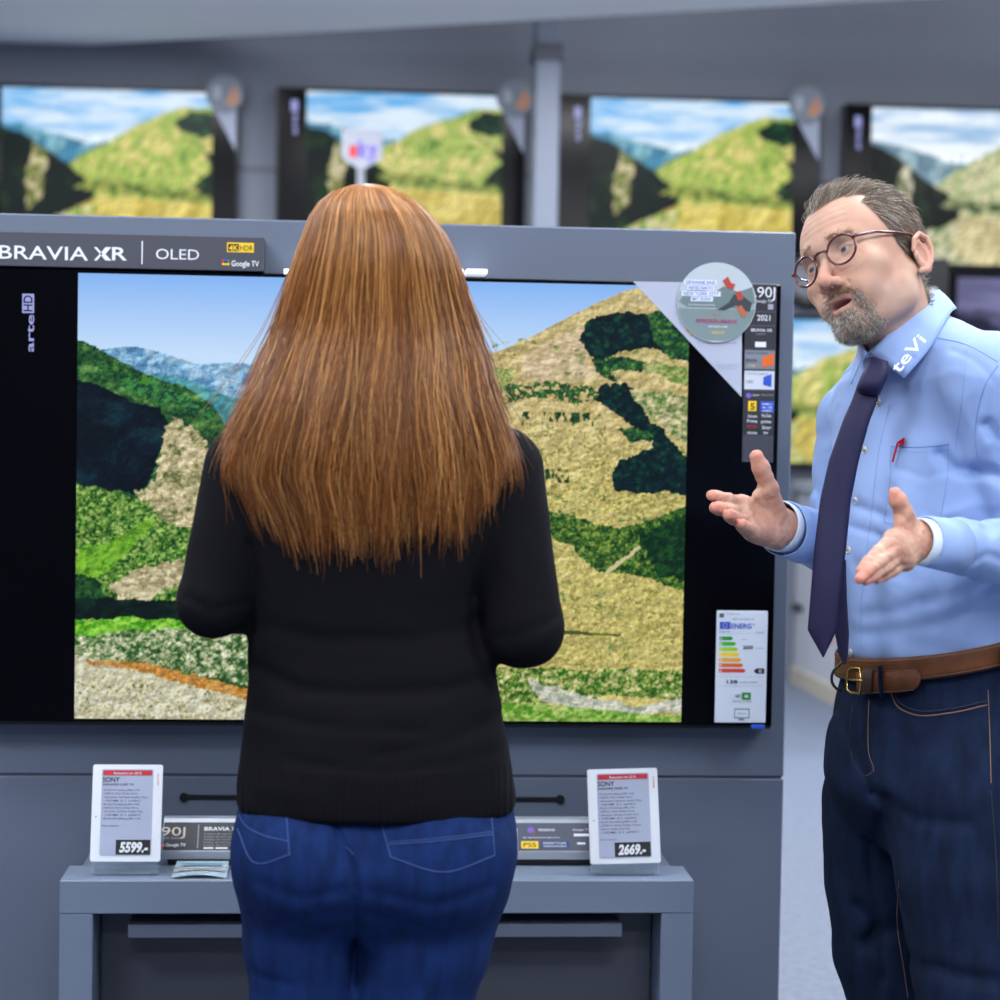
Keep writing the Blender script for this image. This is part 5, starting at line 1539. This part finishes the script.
f_lh, llo, lhi = hand_parts(lh_w, lh_f, lh_t, pr=.0125, fr=(.0094, .0088, .0080, .0066), tr=(.0165, .0125, .0112, .0090))
f_lhw = lambda P: smin(f_lh(P), cap(P, lh_w, LE*.2+LW*.8, .0255, .027), .014)
def hand_surf(f, lo, hi, seed):
    g = lambda P: f(P)+.0009*fbm(P*140, 2, seed)+.0006*fbm(P*np.array([330, 330, 200], np.float32), 1, seed+5)
    return surf(g, lo, hi, .0016)
rlo = np.minimum(rlo, RW-.04); rhi = np.maximum(rhi, RW+.05)
llo = np.minimum(llo, LW-.04); lhi = np.maximum(lhi, LW+.05)
VR, QR = hand_surf(f_rhw, rlo, rhi, 5)
VL, QL = hand_surf(f_lhw, llo, lhi, 9)
VB, QB = surf(lambda P: np.minimum(f_shirt0(P)+.018, f_tr0(P)+.032), (.33, -1.12, .05), (1.02, -.28, 1.60), .011)
# skin colours (true skin tone: lips, stubble, scalp)
def skin_cols_head(V):
    q = to_h(V.astype(np.float32)).astype(float)
    x = np.abs(q[:, 0]); y = q[:, 1]; z = q[:, 2]
    base = np.zeros((len(V), 3))+lin((194, 158, 138))
    red = lin((184, 134, 114)); pale = lin((204, 174, 154))
    n = fbm(q*30, 3, 5); base = mixc(base, red, np.clip(.25+.5*n, 0, .55)); base = mixc(base, pale, np.clip(-n*.6, 0, .5))
    base = mixc(base, lin((200, 118, 104)), .45*np.exp(-((x-.0)/.016)**2-((y-.108)/.02)**2-((z+.037)/.016)**2))
    base = mixc(base, lin((205, 130, 116)), .28*sstep(.078, .086, x)*(y < 0))
    lip = np.exp(-(x/.021)**4)*np.exp(-((z+.073)/.0105)**4)*(y > .078)
    base = mixc(base, lin((176, 106, 98)), .85*lip)
    inner = np.exp(-(x/.018)**4)*np.exp(-((z+.0742)/.0036)**4)*(y > .074)*(y < .089)
    base = mixc(base, lin((50, 24, 24)), .95*inner)
    st = sstep(-.045, -.07, z)*sstep(-.02, .02, y)
    base = mixc(base, lin((140, 122, 116)), .45*st*np.clip(.75+.6*fbm(q*60, 2, 8), 0, 1))
    bd = beard_mask(q); base = mixc(base, lin((128, 110, 98)), .60*bd)
    hm = scalp_mask(q); base = mixc(base, lin((92, 80, 70)), .9*hm)
    br = np.exp(-((z-.0225-.004*np.cos(x*60))/.0045)**2)*sstep(.010, .016, x)*sstep(.050, .042, x)*(y > .06)
    base = mixc(base, lin((150, 118, 98)), .35*br)
    # spots
    for c in ((.022, .078, .062), (.040, .07, .036), (.062, .05, -.030), (.052, .058, -.045), (-.02, .085, .050)):
        base = mixc(base, lin((150, 100, 82)), .5*np.exp(-(np.linalg.norm(q-np.array(c), axis=1)/.0022)**2))
    return base
def scalp_mask(q):
    """1 where hair grows"""
    x = np.abs(q[:, 0]); y = q[:, 1]; z = q[:, 2]
    yl = np.interp(z, [-.085, -.060, -.045, -.020, -.005, .010, .030, .050, .065, .078, .088, .105, .13], [-.056, -.046, -.045, -.020, .010, .020, .034, .042, .046, .052, .062, .074, .08])
    yl = yl-.10*np.clip(.062-x, 0, 1)*0
    m = sstep(.004, -.004, y-yl)
    fore = (x < .058) & (z > .055)          # front hairline over the forehead
    zl = .082-.004*np.cos(x/.04*PI)*(x < .04)+.05*np.clip(x-.04, 0, 1)
    m2 = sstep(-.003, .004, z-zl)
    m = np.where(fore & (y > .03), m2, m)
    ear = (np.abs(x-.083) < .016) & (y > -.046) & (y < -.002) & (z < .010) & (z > -.058) & (x > .0735)
    return np.where(ear, 0, m)
def beard_mask(q):
    x = np.abs(q[:, 0]); y = q[:, 1]; z = q[:, 2]
    gm = np.exp(-(x/.025)**6)*sstep(-.083, -.092, z)*sstep(.035, .055, y)
    must = np.exp(-(x/.027)**6)*np.exp(-((z+.0585+.10*x)/.0055)**4)*(y > .07)
    side = np.exp(-((x-.029)/.0065)**2)*sstep(-.060, -.066, z)*(y > .045)
    lipm = np.exp(-(x/.020)**4)*np.exp(-((z+.0735)/.0085)**4)
    return np.clip(np.maximum(np.maximum(gm, must), side)*(1-lipm), 0, 1)
Cn = skin_cols_head(Vn)
def skin_cols_hand(V, seed, tips):
    base = np.zeros((len(V), 3))+lin((190, 148, 128))
    n = fbm(V*60, 3, seed); base = mixc(base, lin((172, 116, 98)), np.clip(.3+.6*n, 0, .5)); base = mixc(base, lin((200, 166, 146)), np.clip(-n, 0, .5))
    for t in tips:
        base = mixc(base, lin((206, 128, 112)), .6*np.exp(-(np.linalg.norm(V-t, axis=1)/.014)**2))
    return base
CR = skin_cols_hand(VR, 3, [f[-1] for f in rh_f]+[rh_t[-1]]); CL = skin_cols_hand(VL, 4, [f[-1] for f in lh_f]+[lh_t[-1]])
V, Q = join_vq([(Vn, Qn), (VR, QR), (VL, QL), (VB, QB)])
Cb = np.zeros((len(VB), 3))+lin((214, 168, 150))
skin_m = mat('weathered_skin', (214, 168, 150), rough=.58, spec=.28, attr=True, subsurf=.08, bump=('noise', 420, .30, (1, 1, 1)))
body = mesh('body', V, Q, skin_m, ma, colors=np.concatenate([Cn, CR, CL, Cb]))

# eyes ------------------------------------------------------------------------
eye_w = mat('eye_white', (176, 164, 156), rough=.15); iris = mat('grey_blue_iris', (66, 82, 96), rough=.15); pup = mat('pupil', (8, 8, 10), rough=.1)
def uv_ball(c, r, look, name):
    look = look/np.linalg.norm(look); a = np.cross(look, [0, 0, 1.0]); a /= np.linalg.norm(a); b = np.cross(look, a)
    V = [c+look*r]; Fc = []; mi = []; ang = [10, 20, 27, 28.5, 45, 65, 90, 120, 150]; n = 24
    for g in ang:
        g = math.radians(g)
        for k in range(n):
            V.append(c+r*(math.cos(g)*look+math.sin(g)*(math.cos(2*PI*k/n)*a+math.sin(2*PI*k/n)*b)))
    V.append(c-look*r)
    for k in range(n): Fc.append((0, 1+k, 1+(k+1) % n)); mi.append(2)
    for j in range(len(ang)-1):
        for k in range(n):
            Fc.append((1+j*n+k, 1+(j+1)*n+k, 1+(j+1)*n+(k+1) % n, 1+j*n+(k+1) % n)); mi.append(1 if j < 2 else 0)
    e = 1+(len(ang)-1)*n
    for k in range(n): Fc.append((e+k, len(V)-1, e+(k+1) % n)); mi.append(0)
    return mesh(name, V, Fc, [eye_w, iris, pup], ma, mi=mi)
gaze = F0*1.0+L0*(-.25)+Z0*(.02)
for sx in (-1, 1):
    uv_ball(fr_h((sx*.0315, .0718, .0002)), .0127*HSC, gaze, 'eye')

# glasses -----------------------------------------------------------------------
tort = mat('tortoiseshell', (84, 28, 24), rough=.2, spec=.6, coat=.5, var=((1, 1, 1), .6, 70))
gls = thing('glasses_tmp', (0, 0, 0), '', 'x'); bpy.data.objects.remove(gls)
mb = MB()
gl_lens = []
for sx in (-1, 1):
    c = np.array([sx*.0350, .0985-.002, -.003]); pts = []
    for k in range(40):
        a = 2*PI*k/40; u, v = .0232*math.cos(a), .0212*math.sin(a)
        pts.append(fr_h(c+np.array([u, -abs(u*sx+.0)*.0-(.16*(u*sx)), v])))
    gl_lens.append(pts)
    mb.tube([tuple(p) for p in pts], .0019, tort, 8, closed=True)
    hinge = c+np.array([sx*.0228, -.0037, .008])
    mb.tube([tuple(fr_h(p)) for p in (hinge+[-sx*.002, .0012, 0], hinge+[sx*.004, -.001, .0005], (sx*.0635, .082, .007), (sx*.0745, .060, .008), (sx*.0790, .020, .0085), (sx*.0795, -.012, .009), (sx*.082, -.036, -.004), (sx*.080, -.046, -.022))],
            [.0024, .0028, .0024, .0021, .0020, .0018, .0016, .0015], tort, 8)
mb.tube([tuple(fr_h(p)) for p in ((-.0135, .0975, .005), (-.0065, .1020, .0075), (0, .1035, .008), (.0065, .1020, .0075), (.0135, .0975, .005))], .0023, tort, 8)
gl = mb.build('glasses', ma, smooth=True); gl['label'] = 'round tortoiseshell glasses'
lens_m = mat('clear_lens', (200, 205, 215), rough=.02, alpha=.05, spec=.5)
for pts in gl_lens:
    c = np.mean(pts, 0)
    mesh('lens', list(pts)+[c], [(i, (i+1) % 40, 40) for i in range(40)], lens_m, gl, False)

# hair, moustache and goatee -----------------------------------------------------
def sample_surface(V, Q, mask_f, n):
    c = V[Q].mean(1); m = mask_f(c)
    ar = np.linalg.norm(np.cross(V[Q[:, 2]]-V[Q[:, 0]], V[Q[:, 3]]-V[Q[:, 1]]), axis=1)*m
    ar = np.maximum(ar, 0); k = RNG.choice(len(Q), n, p=ar/ar.sum())
    w = RNG.dirichlet([1, 1, 1, 1], n)
    return (V[Q[k]]*w[..., None]).sum(1)
qn = to_h(Vn.astype(np.float32)).astype(float)
HVn = qn
roots = sample_surface(qn, Qn, lambda c: (scalp_mask(c) > .5)*(c[:, 2] > -.088), 8500)
fh_ = lambda P: head_sdf(P.astype(np.float32), .0045)
nr = grad(fh_, roots); N = len(roots); S_ = 9
t = np.linspace(0, 1, S_)[None, :, None]
x, y, z = roots.T
top = sstep(.055, .095, z); front = sstep(.0, .06, y)*top
side = 1-top
D = np.zeros((N, 3))
D += top[:, None]*np.array([.30, -1.0, .18])+side[:, None]*np.array([0, -.75, -.62])
D[:, 0] += .10*np.sign(x)*side
cl = fbm(roots*np.array([55, 55, 30]), 2, 31); cl2 = fbm(roots*np.array([55, 55, 30])+9, 2, 37)
D[:, 0] += .45*cl; D[:, 2] += .30*cl2
D += RNG.normal(0, .12, (N, 3))
D -= (D*nr).sum(1, keepdims=True)*nr*.9
D /= np.linalg.norm(D, axis=1, keepdims=True)
low_ = sstep(-.035, -.05, z)
ln = (.020+.015*top+.004*front)*RNG.uniform(.6, 1.15, N)*(1-.6*low_)
lift = (.003+.006*top+.007*front)*RNG.uniform(.3, 1.2, N)*(1-.6*low_)
P = roots[:, None]+D[:, None]*ln[:, None, None]*t+nr[:, None]*(lift[:, None, None]*np.sin(np.minimum(t*1.9, PI/2+.35*t)))
P += RNG.normal(0, .0012, (N, 1, 3))*t**2
pf = P.reshape(-1, 3); d = fh_(pf); mk = d < .0012; g = grad(fh_, pf[mk]); pf[mk] += g*(.0015-d[mk])[:, None]
Pw = fr_h(pf).reshape(N, S_, 3)
g1, g2, g3 = lin((128, 110, 92)), lin((82, 68, 54)), lin((188, 180, 170))
k = np.clip(.5+.9*cl+RNG.normal(0, .25, N), 0, 1)[:, None]; Ch = g2+(g1-g2)*k
gr = RNG.random(N) < (.16+.16*front+.18*(x > .05)*(z < .06)); Ch[gr] = g1+(g3-g1)*RNG.uniform(.4, 1, (gr.sum(), 1))
Vh, Qh, Cc = strands(Pw, np.full(N, .00042)[:, None]*np.linspace(1, .45, S_)[None], Ch)
mh = mat('greying_hair', (112, 96, 82), rough=.42, spec=.4, attr=True)
ho = mesh('hair', Vh, Qh, mh, ma, colors=Cc); ho['label'] = 'short greying brown hair swept back'
roots = sample_surface(qn, Qn, lambda c: beard_mask(c), 3600)
nr = grad(fh_, roots); N = len(roots); S_ = 6; t = np.linspace(0, 1, S_)[None, :, None]
x, y, z = roots.T
mou = z > -.068
D = np.stack([np.where(mou, np.sign(x)*.5, x*5), np.where(mou, .2, .25), np.full(N, -.8)], 1)+RNG.normal(0, .35, (N, 3)); D /= np.linalg.norm(D, axis=1, keepdims=True)
ln = np.where(mou, .0048, .0062)*RNG.uniform(.5, 1.2, N)
P = roots[:, None]+D[:, None]*ln[:, None, None]*t+nr[:, None]*(.0028*np.sin(t*1.7))
P += RNG.normal(0, .0006, (N, 1, 3))*t**2
pf = P.reshape(-1, 3); d = fh_(pf); mk = d < .0004; g = grad(fh_, pf[mk]); pf[mk] += g*(.0007-d[mk])[:, None]
Ch = np.where(mou[:, None], lin((138, 108, 82)), lin((140, 130, 120)))+0*D
gr = RNG.random(N) < np.where(mou, .15, .42); Ch[gr] = lin((212, 208, 202)); dk = RNG.random(N) < .25; Ch[dk & ~gr] = lin((80, 64, 52))
Vh, Qh, Cc = strands(fr_h(pf).reshape(N, S_, 3), np.full(N, .00028)[:, None]*np.linspace(1, .5, S_)[None], Ch)
bo = mesh('beard', Vh, Qh, mh, ma, colors=Cc); bo['label'] = 'short grey goatee and moustache'
for sx in (-1, 1):
    roots = sample_surface(qn, Qn, lambda c: np.exp(-((c[:, 2]-.0225-.004*np.cos(np.abs(c[:, 0])*60))/.0035)**2)*(sx*c[:, 0] > .012)*(sx*c[:, 0] < .048)*(c[:, 1] > .06), 120)
    nr = grad(fh_, roots); N = len(roots); D = np.stack([np.sign(roots[:, 0])*.8, np.full(N, .0), np.full(N, .25)], 1)+RNG.normal(0, .2, (N, 3))
    P = roots[:, None]+D[:, None]*.007*t+nr[:, None]*.002*np.sin(t*2)
    Vh, Qh, Cc = strands(fr_h(P.reshape(-1, 3)).reshape(N, S_, 3), np.full(N, .00022), np.zeros((N, 3))+lin((150, 122, 100)))
    mesh('eyebrow', Vh, Qh, mh, ma, colors=Cc)

# collar ---------------------------------------------------------------------------
def sheet(name, A, B, m, parent, th=.0022, nu=26, nv=8, bulge=.006, out=None, roll=.0):
    """cloth leaf between two curves"""
    A = dens(A, nu); B = dens(B, nu); V = []
    for j in range(nv):
        v = j/(nv-1)
        row = A*(1-v)+B*v
        if out is not None: row = row+np.asarray(out)*bulge*math.sin(PI*v)
        V.append(row)
    V = np.array(V); du = np.gradient(V, axis=1); dv = np.gradient(V, axis=0); nn = np.cross(du, dv); nn /= np.maximum(np.linalg.norm(nn, axis=2, keepdims=True), 1e-9)
    T_ = np.concatenate([V.reshape(-1, 3), (V+nn*th).reshape(-1, 3)])
    i = np.arange(nu*nv).reshape(nv, nu); o = nu*nv; q = [np.stack([i[:-1, :-1], i[:-1, 1:], i[1:, 1:], i[1:, :-1]], -1).reshape(-1, 4)]
    q.append(q[0][:, ::-1]+o)
    ring = np.concatenate([i[0], i[1:, -1], i[-1, ::-1][1:], i[::-1, 0][1:-1]])
    r2 = np.roll(ring, -1); q.append(np.stack([ring, ring+o, r2+o, r2], 1))
    return mesh(name, T_, np.concatenate(q), m, parent)
cin = [at(869, 352, -.735), at(884, 338, -.738), at(902, 321, -.725), at(920, 304, -.700), at(933, 292, -.660), at(940, 290, -.60), at(936, 296, -.54)]
cout = [at(904, 378, -.765), at(915, 366, -.765), at(930, 348, -.758), at(941, 329, -.745), at(950, 314, -.705), at(957, 308, -.62), at(950, 308, -.53)]
col_l = sheet('collar', cin, cout, shirt_m, sh, out=(-.3, -.7, .5), bulge=.004)
sheet('collar', [at(867, 353, -.735), at(864, 345, -.70), at(862, 335, -.65), at(866, 325, -.60)], [at(852, 384, -.715), at(855, 372, -.68), at(857, 358, -.63), at(860, 345, -.58)], shirt_m, sh, out=(-.3, -.6, .4), bulge=.003)
# collar band around the neck
cpts = [at(868, 355, -.722), at(884, 342, -.722), at(902, 326, -.712), at(920, 310, -.690), at(934, 298, -.650), at(939, 297, -.60), at(930, 302, -.55), at(905, 315, -.53), at(880, 330, -.56), at(866, 343, -.62), at(862, 352, -.68)]
V, Fc = tube_vf([tuple(p) for p in dens(cpts+[cpts[0]], 60)[:-1]], .010, 10, closed=True, flat=.3)
mesh('collar_band', V, Fc, shirt_m, sh)
# lettering sewn on the collar leaf
p0 = at(899, 371, -.775); p1 = at(926, 339, -.775)
ax = (p1-p0); L_ = np.linalg.norm(ax); ax = ax/L_; vw = (p0-CAMP)/np.linalg.norm(p0-CAMP); az = np.cross(ax, vw); az = -az if az[2] < 0 else az
S = Sheet(p0-az*.008-ax*.004, ax, az, -vw); S.text('teVi', .0, .006, mat('white_thread', (235, 240, 252), rough=.6), h=.017, width=L_*1.05, bold=.03, w=.0)
lv = S.build('collar_lettering', sh)

# tie ---------------------------------------------------------------------------------
tie_m = mat('navy_tie_silk', (36, 35, 66), rough=.6, spec=.2, sheen=.0, bump=('wave', 95, .5, (.12, .0, 1)))
def dens_lin(pts, n):
    pts = np.asarray(pts, float); L = pts[:, 1]-pts[0, 1]; s = np.linspace(0, L[-1], n)
    return np.stack([np.interp(s, L, pts[:, 0]), pts[0, 1]+s], 1)
def tie_blade(name, rows, m, parent, th=.004):
    V = []; ns = 9
    R0 = dens_lin([(l, py) for py, l, r, Y, tl in rows], 60); R1 = dens_lin([(r, py+tl) for py, l, r, Y, tl in rows], 60); Yd = dens([(py, Y) for py, l, r, Y, tl in rows], 60)
    for i in range(60):
        A = at(R0[i, 0], R0[i, 1], Yd[i, 1]); B = at(R1[i, 0], R1[i, 1], Yd[i, 1]-.012)
        for k in range(ns):
            v = k/(ns-1); V.append(A*(1-v)+B*v+np.array([-.2, -1, 0])*(th*1.3*math.sqrt(max(0, 1-(2*v-1)**2))))
        for k in range(ns-2, 0, -1):
            v = k/(ns-1); V.append(A*(1-v)+B*v+np.array([.2, 1, 0])*th*.5)
    k_ = ns+ns-2; Fc = [tuple(range(k_))]
    for i in range(59):
        for k in range(k_): Fc.append((i*k_+k, (i+1)*k_+k, (i+1)*k_+(k+1) % k_, i*k_+(k+1) % k_))
    Fc.append(tuple(range(60*k_-1, 59*k_-1, -1)))
    return mesh(name, V, Fc, m, parent)
tie = tie_blade('tie', [(386, 857, 879, -.755, 4), (400, 852, 878, -.758, 0), (420, 843, 870, -.762, 0), (460, 829, 859, -.765, 0), (500, 820, 851, -.768, 0), (550, 814, 846, -.775, 0), (600, 810, 840, -.78, 0), (630, 807.5, 837, -.78, 0), (657, 822.5, 824, -.78, 0)], tie_m, ma)
tie['label'] = 'navy tie hanging forward of the shirt'
tie_blade('tie_knot', [(357, 870, 888, -.748, 4), (366, 866, 889, -.765, 3), (376, 861, 887, -.772, 3), (388, 856, 881, -.768, 4), (393, 858, 879, -.758, 3)], tie_m, tie, .009)
tie_blade('tie_tail', [(560, 838, 846, -.745, 0), (600, 836, 847, -.745, 0), (635, 835, 849, -.745, 0), (655, 839, 848, -.745, 0), (664, 843, 846, -.745, 0)], tie_m, tie, .002)

# buttons, placket, pocket, pen ---------------------------------------------------------
but = mat('pearl_button', (205, 208, 196), rough=.25)
fs_ = f_shirt
for px, py in ((878.5, 403), (864.5, 450), (856, 500.5), (848.5, 550), (844, 602), (851, 652)):
    p = trace(fs_, px, py)[0]; g = grad(fs_, p[None])[0]; a = np.cross(g, [0, 0, 1]); a /= np.linalg.norm(a); b = np.cross(g, a)
    V = []; n = 20
    for rr, hh in ((.0056, 0), (.0056, .0016), (.0046, .0021), (.0036, .0014)):
        V += [p+g*hh+rr*(math.cos(2*PI*k/n)*a+math.sin(2*PI*k/n)*b) for k in range(n)]
    Fc = [(j*n+k, (j+1)*n+k, (j+1)*n+(k+1) % n, j*n+(k+1) % n) for j in range(3) for k in range(n)]+[tuple(3*n+k for k in range(n))]
    mesh('button', V, Fc, but, sh)
seam_m = mat('shirt_seam', (122, 150, 202), rough=.8)
mb = MB()
def sm(pts, r=.0007, m=seam_m, lift=0.0): seam2(mb, fs_, pts, r, m, lift)
sm([(890, 405), (880, 445), (873, 500), (866, 560), (861, 610), (862, 650)])
sm([(891, 445), (890, 480), (884, 522)]); sm([(949, 443), (947, 480), (941, 516)]); sm([(884, 522), (912, 528), (941, 516)])
sm([(891, 446), (920, 447), (949, 444)], .0012); sm([(892, 451), (920, 452), (949, 449)], .0005)
sm([(938, 338), (965, 344), (985, 354), (998, 362)], .0009)
sm([(998, 365), (985, 385), (978, 410), (975, 440), (978, 460)], .0010)
sm([(968, 345), (962, 400), (955, 450)], .0005)
sm([(838, 378), (846, 372), (856, 366)], .0006)
mb.build('seams', sh)
# pocket patch: a slightly raised cloth layer
pn = thing('pen', tuple(trace(fs_, 897, 450)[0]), 'red pen clipped to the chest pocket of the pale blue shirt', 'pen')
redp = mat('glossy_red_plastic', (176, 20, 44), rough=.25)
P = trace(lambda P: fs_(P)-.004, np.array([904, 902.5, 898, 895.5, 892.5]), np.array([438.5, 439.5, 443, 451, 462]))
mb = MB(); mb.tube([tuple(p) for p in dens(P, 18)], .0016, redp, 8)
A = trace(lambda P: fs_(P)-.004, np.array([899, 904.8, 904.2, 899.5]), np.array([441.5, 437.8, 445, 446]))
V = [tuple(p) for p in A]+[tuple(p+np.array([.001, .004, 0])) for p in A]
mb.add(V, [(0, 1, 2, 3), (7, 6, 5, 4), (0, 4, 5, 1), (1, 5, 6, 2), (2, 6, 7, 3), (3, 7, 4, 0)], redp); mb.build('clip', pn)
P = trace(fs_, np.array([903, 902, 900]), np.array([445, 470, 505]))-grad(fs_, trace(fs_, np.array([903, 902, 900]), np.array([445, 470, 505])))*.002
mb = MB(); mb.tube([tuple(p) for p in P-grad(fs_, P)*.006], .003, redp, 8); mb.build('barrel', pn)

# cuffs ----------------------------------------------------------------------------------
white_c = mat('white_cuff_cloth', (206, 220, 238), rough=.7)
def cuff(name, wc, ax, r0, r1, L, m, parent, up_, asp=1.25, th=.0022, wob=0):
    ax = ax/np.linalg.norm(ax); a = up_-ax*(up_@ax); a /= np.linalg.norm(a); b = np.cross(ax, a); n = 40; V = []
    prof = [(0, r0-th), (0, r0), (L*.5, (r0+r1)/2), (L, r1), (L, r1-th), (L*.5, (r0+r1)/2-th)]
    for s_, r in prof:
        for k in range(n):
            t_ = 2*PI*k/n; rr = r*(1+wob*math.sin(3*t_+1)); V.append(wc+ax*s_+a*math.cos(t_)*rr*asp+b*math.sin(t_)*rr)
    Fc = [(j*n+k, ((j+1) % 6)*n+k, ((j+1) % 6)*n+(k+1) % n, j*n+(k+1) % n) for j in range(6) for k in range(n)]
    return mesh(name, V, Fc, m, parent)
axr = RE-RW; axr /= np.linalg.norm(axr); up3 = np.array([0, 0, 1.0])
cuff('inner_cuff', at(776.5, 525, -.618), axr, .0375, .0375, .034, white_c, sh, up3, 1.06)
cuff('cuff', at(783.5, 529, -.606), axr, .0405, .0415, .075, shirt_m, sh, up3, 1.08, wob=.02)
axl = LE-LW; axl /= np.linalg.norm(axl)
cuff('inner_cuff', at(915.5, 541, -.996), axl, .0315, .0325, .030, white_c, sh, up3, 1.02)
cuff('cuff', at(923.5, 541.5, -.985), axl, .0345, .0380, .070, shirt_m, sh, up3, 1.0, wob=.02)
# shoes
for (px, py, Y) in ((934, 1360, -.46), (992, 1420, -.74)):
    p = at(px, py, Y); a = np.array([p[0]+.03, p[1]+.02, .038]); b = a+np.array([-.17, -.10, -.006])
    f = lambda P: smax(smin(cap(P, a, b, .042, .038), cap(P, a, a+np.array([0, 0, .08]), .042, .045), .03), .001-P[:, 2], .003)
    Vs, Qs = surf(f, (a[0]-.28, a[1]-.22, -.01), (a[0]+.08, a[1]+.08, .2), .006)
    mesh('shoe', Vs, Qs, black_m, ma)
# dark cable loop hanging at his hip
mb = MB(); P = [at(x, y, -.70) for x, y in ((846, 657), (840, 664), (833, 672), (832, 682), (837, 689), (841, 691))]
mb.tube([tuple(p) for p in dens(P, 20)], .0022, black_m, 8)
mb.build('cable_loop', ma, smooth=True)
# ================================================================== LIGHT
w = bpy.data.worlds.new('world'); SC.world = w; w.use_nodes = True
w.node_tree.nodes['Background'].inputs['Color'].default_value = (.82, .9, 1.0, 1)
w.node_tree.nodes['Background'].inputs['Strength'].default_value = 0.42
def area(name, loc, size, power, rot=(0, 0, 0), col=(1, 1, 1), sy=None):
    l = bpy.data.lights.new(name, 'AREA'); l.energy = power; l.color = col
    l.shape = 'RECTANGLE'; l.size = size; l.size_y = sy or size
    o = bpy.data.objects.new(name, l); o.location = loc; o.rotation_euler = rot; COL.objects.link(o)
    return o
for i, (x, y, p) in enumerate(((-4, 5.2, 95), (-1.3, 5.3, 95), (1.3, 5.0, 95), (4, 4.6, 95), (-2.0, -2.6, 75), (.6, -3.2, 75), (2.4, -2.0, 70), (-1.2, -.9, 40), (1.4, .3, 60), (-3, 2.5, 90), (0, 3.2, 90), (3, 3.0, 90), (-.5, -4.8, 70), (2, -4.8, 60), (5, 0, 60))):
    area('overhead_light', (x, y, zc-.03), 1.2, p, col=(.96, .97, 1.0), sy=.5)

for x in (-3.2, -1.0, 1.4, 3.6):
    area('overhead_light', (x, 5.9, 4.5), 1.0, 20, rot=(math.radians(38), 0, 0), col=(.96, .97, 1.0), sy=.4)  # added lights aimed at the back wall, to brighten its dark top

for x in (-2.2, 1.8):
    area('added_uplight', (x, -.4, 2.75), 1.0, 60, rot=(math.radians(180-18), 0, 0), col=(.97, .98, 1.0), sy=.4)  # unseen lights added to brighten the ceiling from below
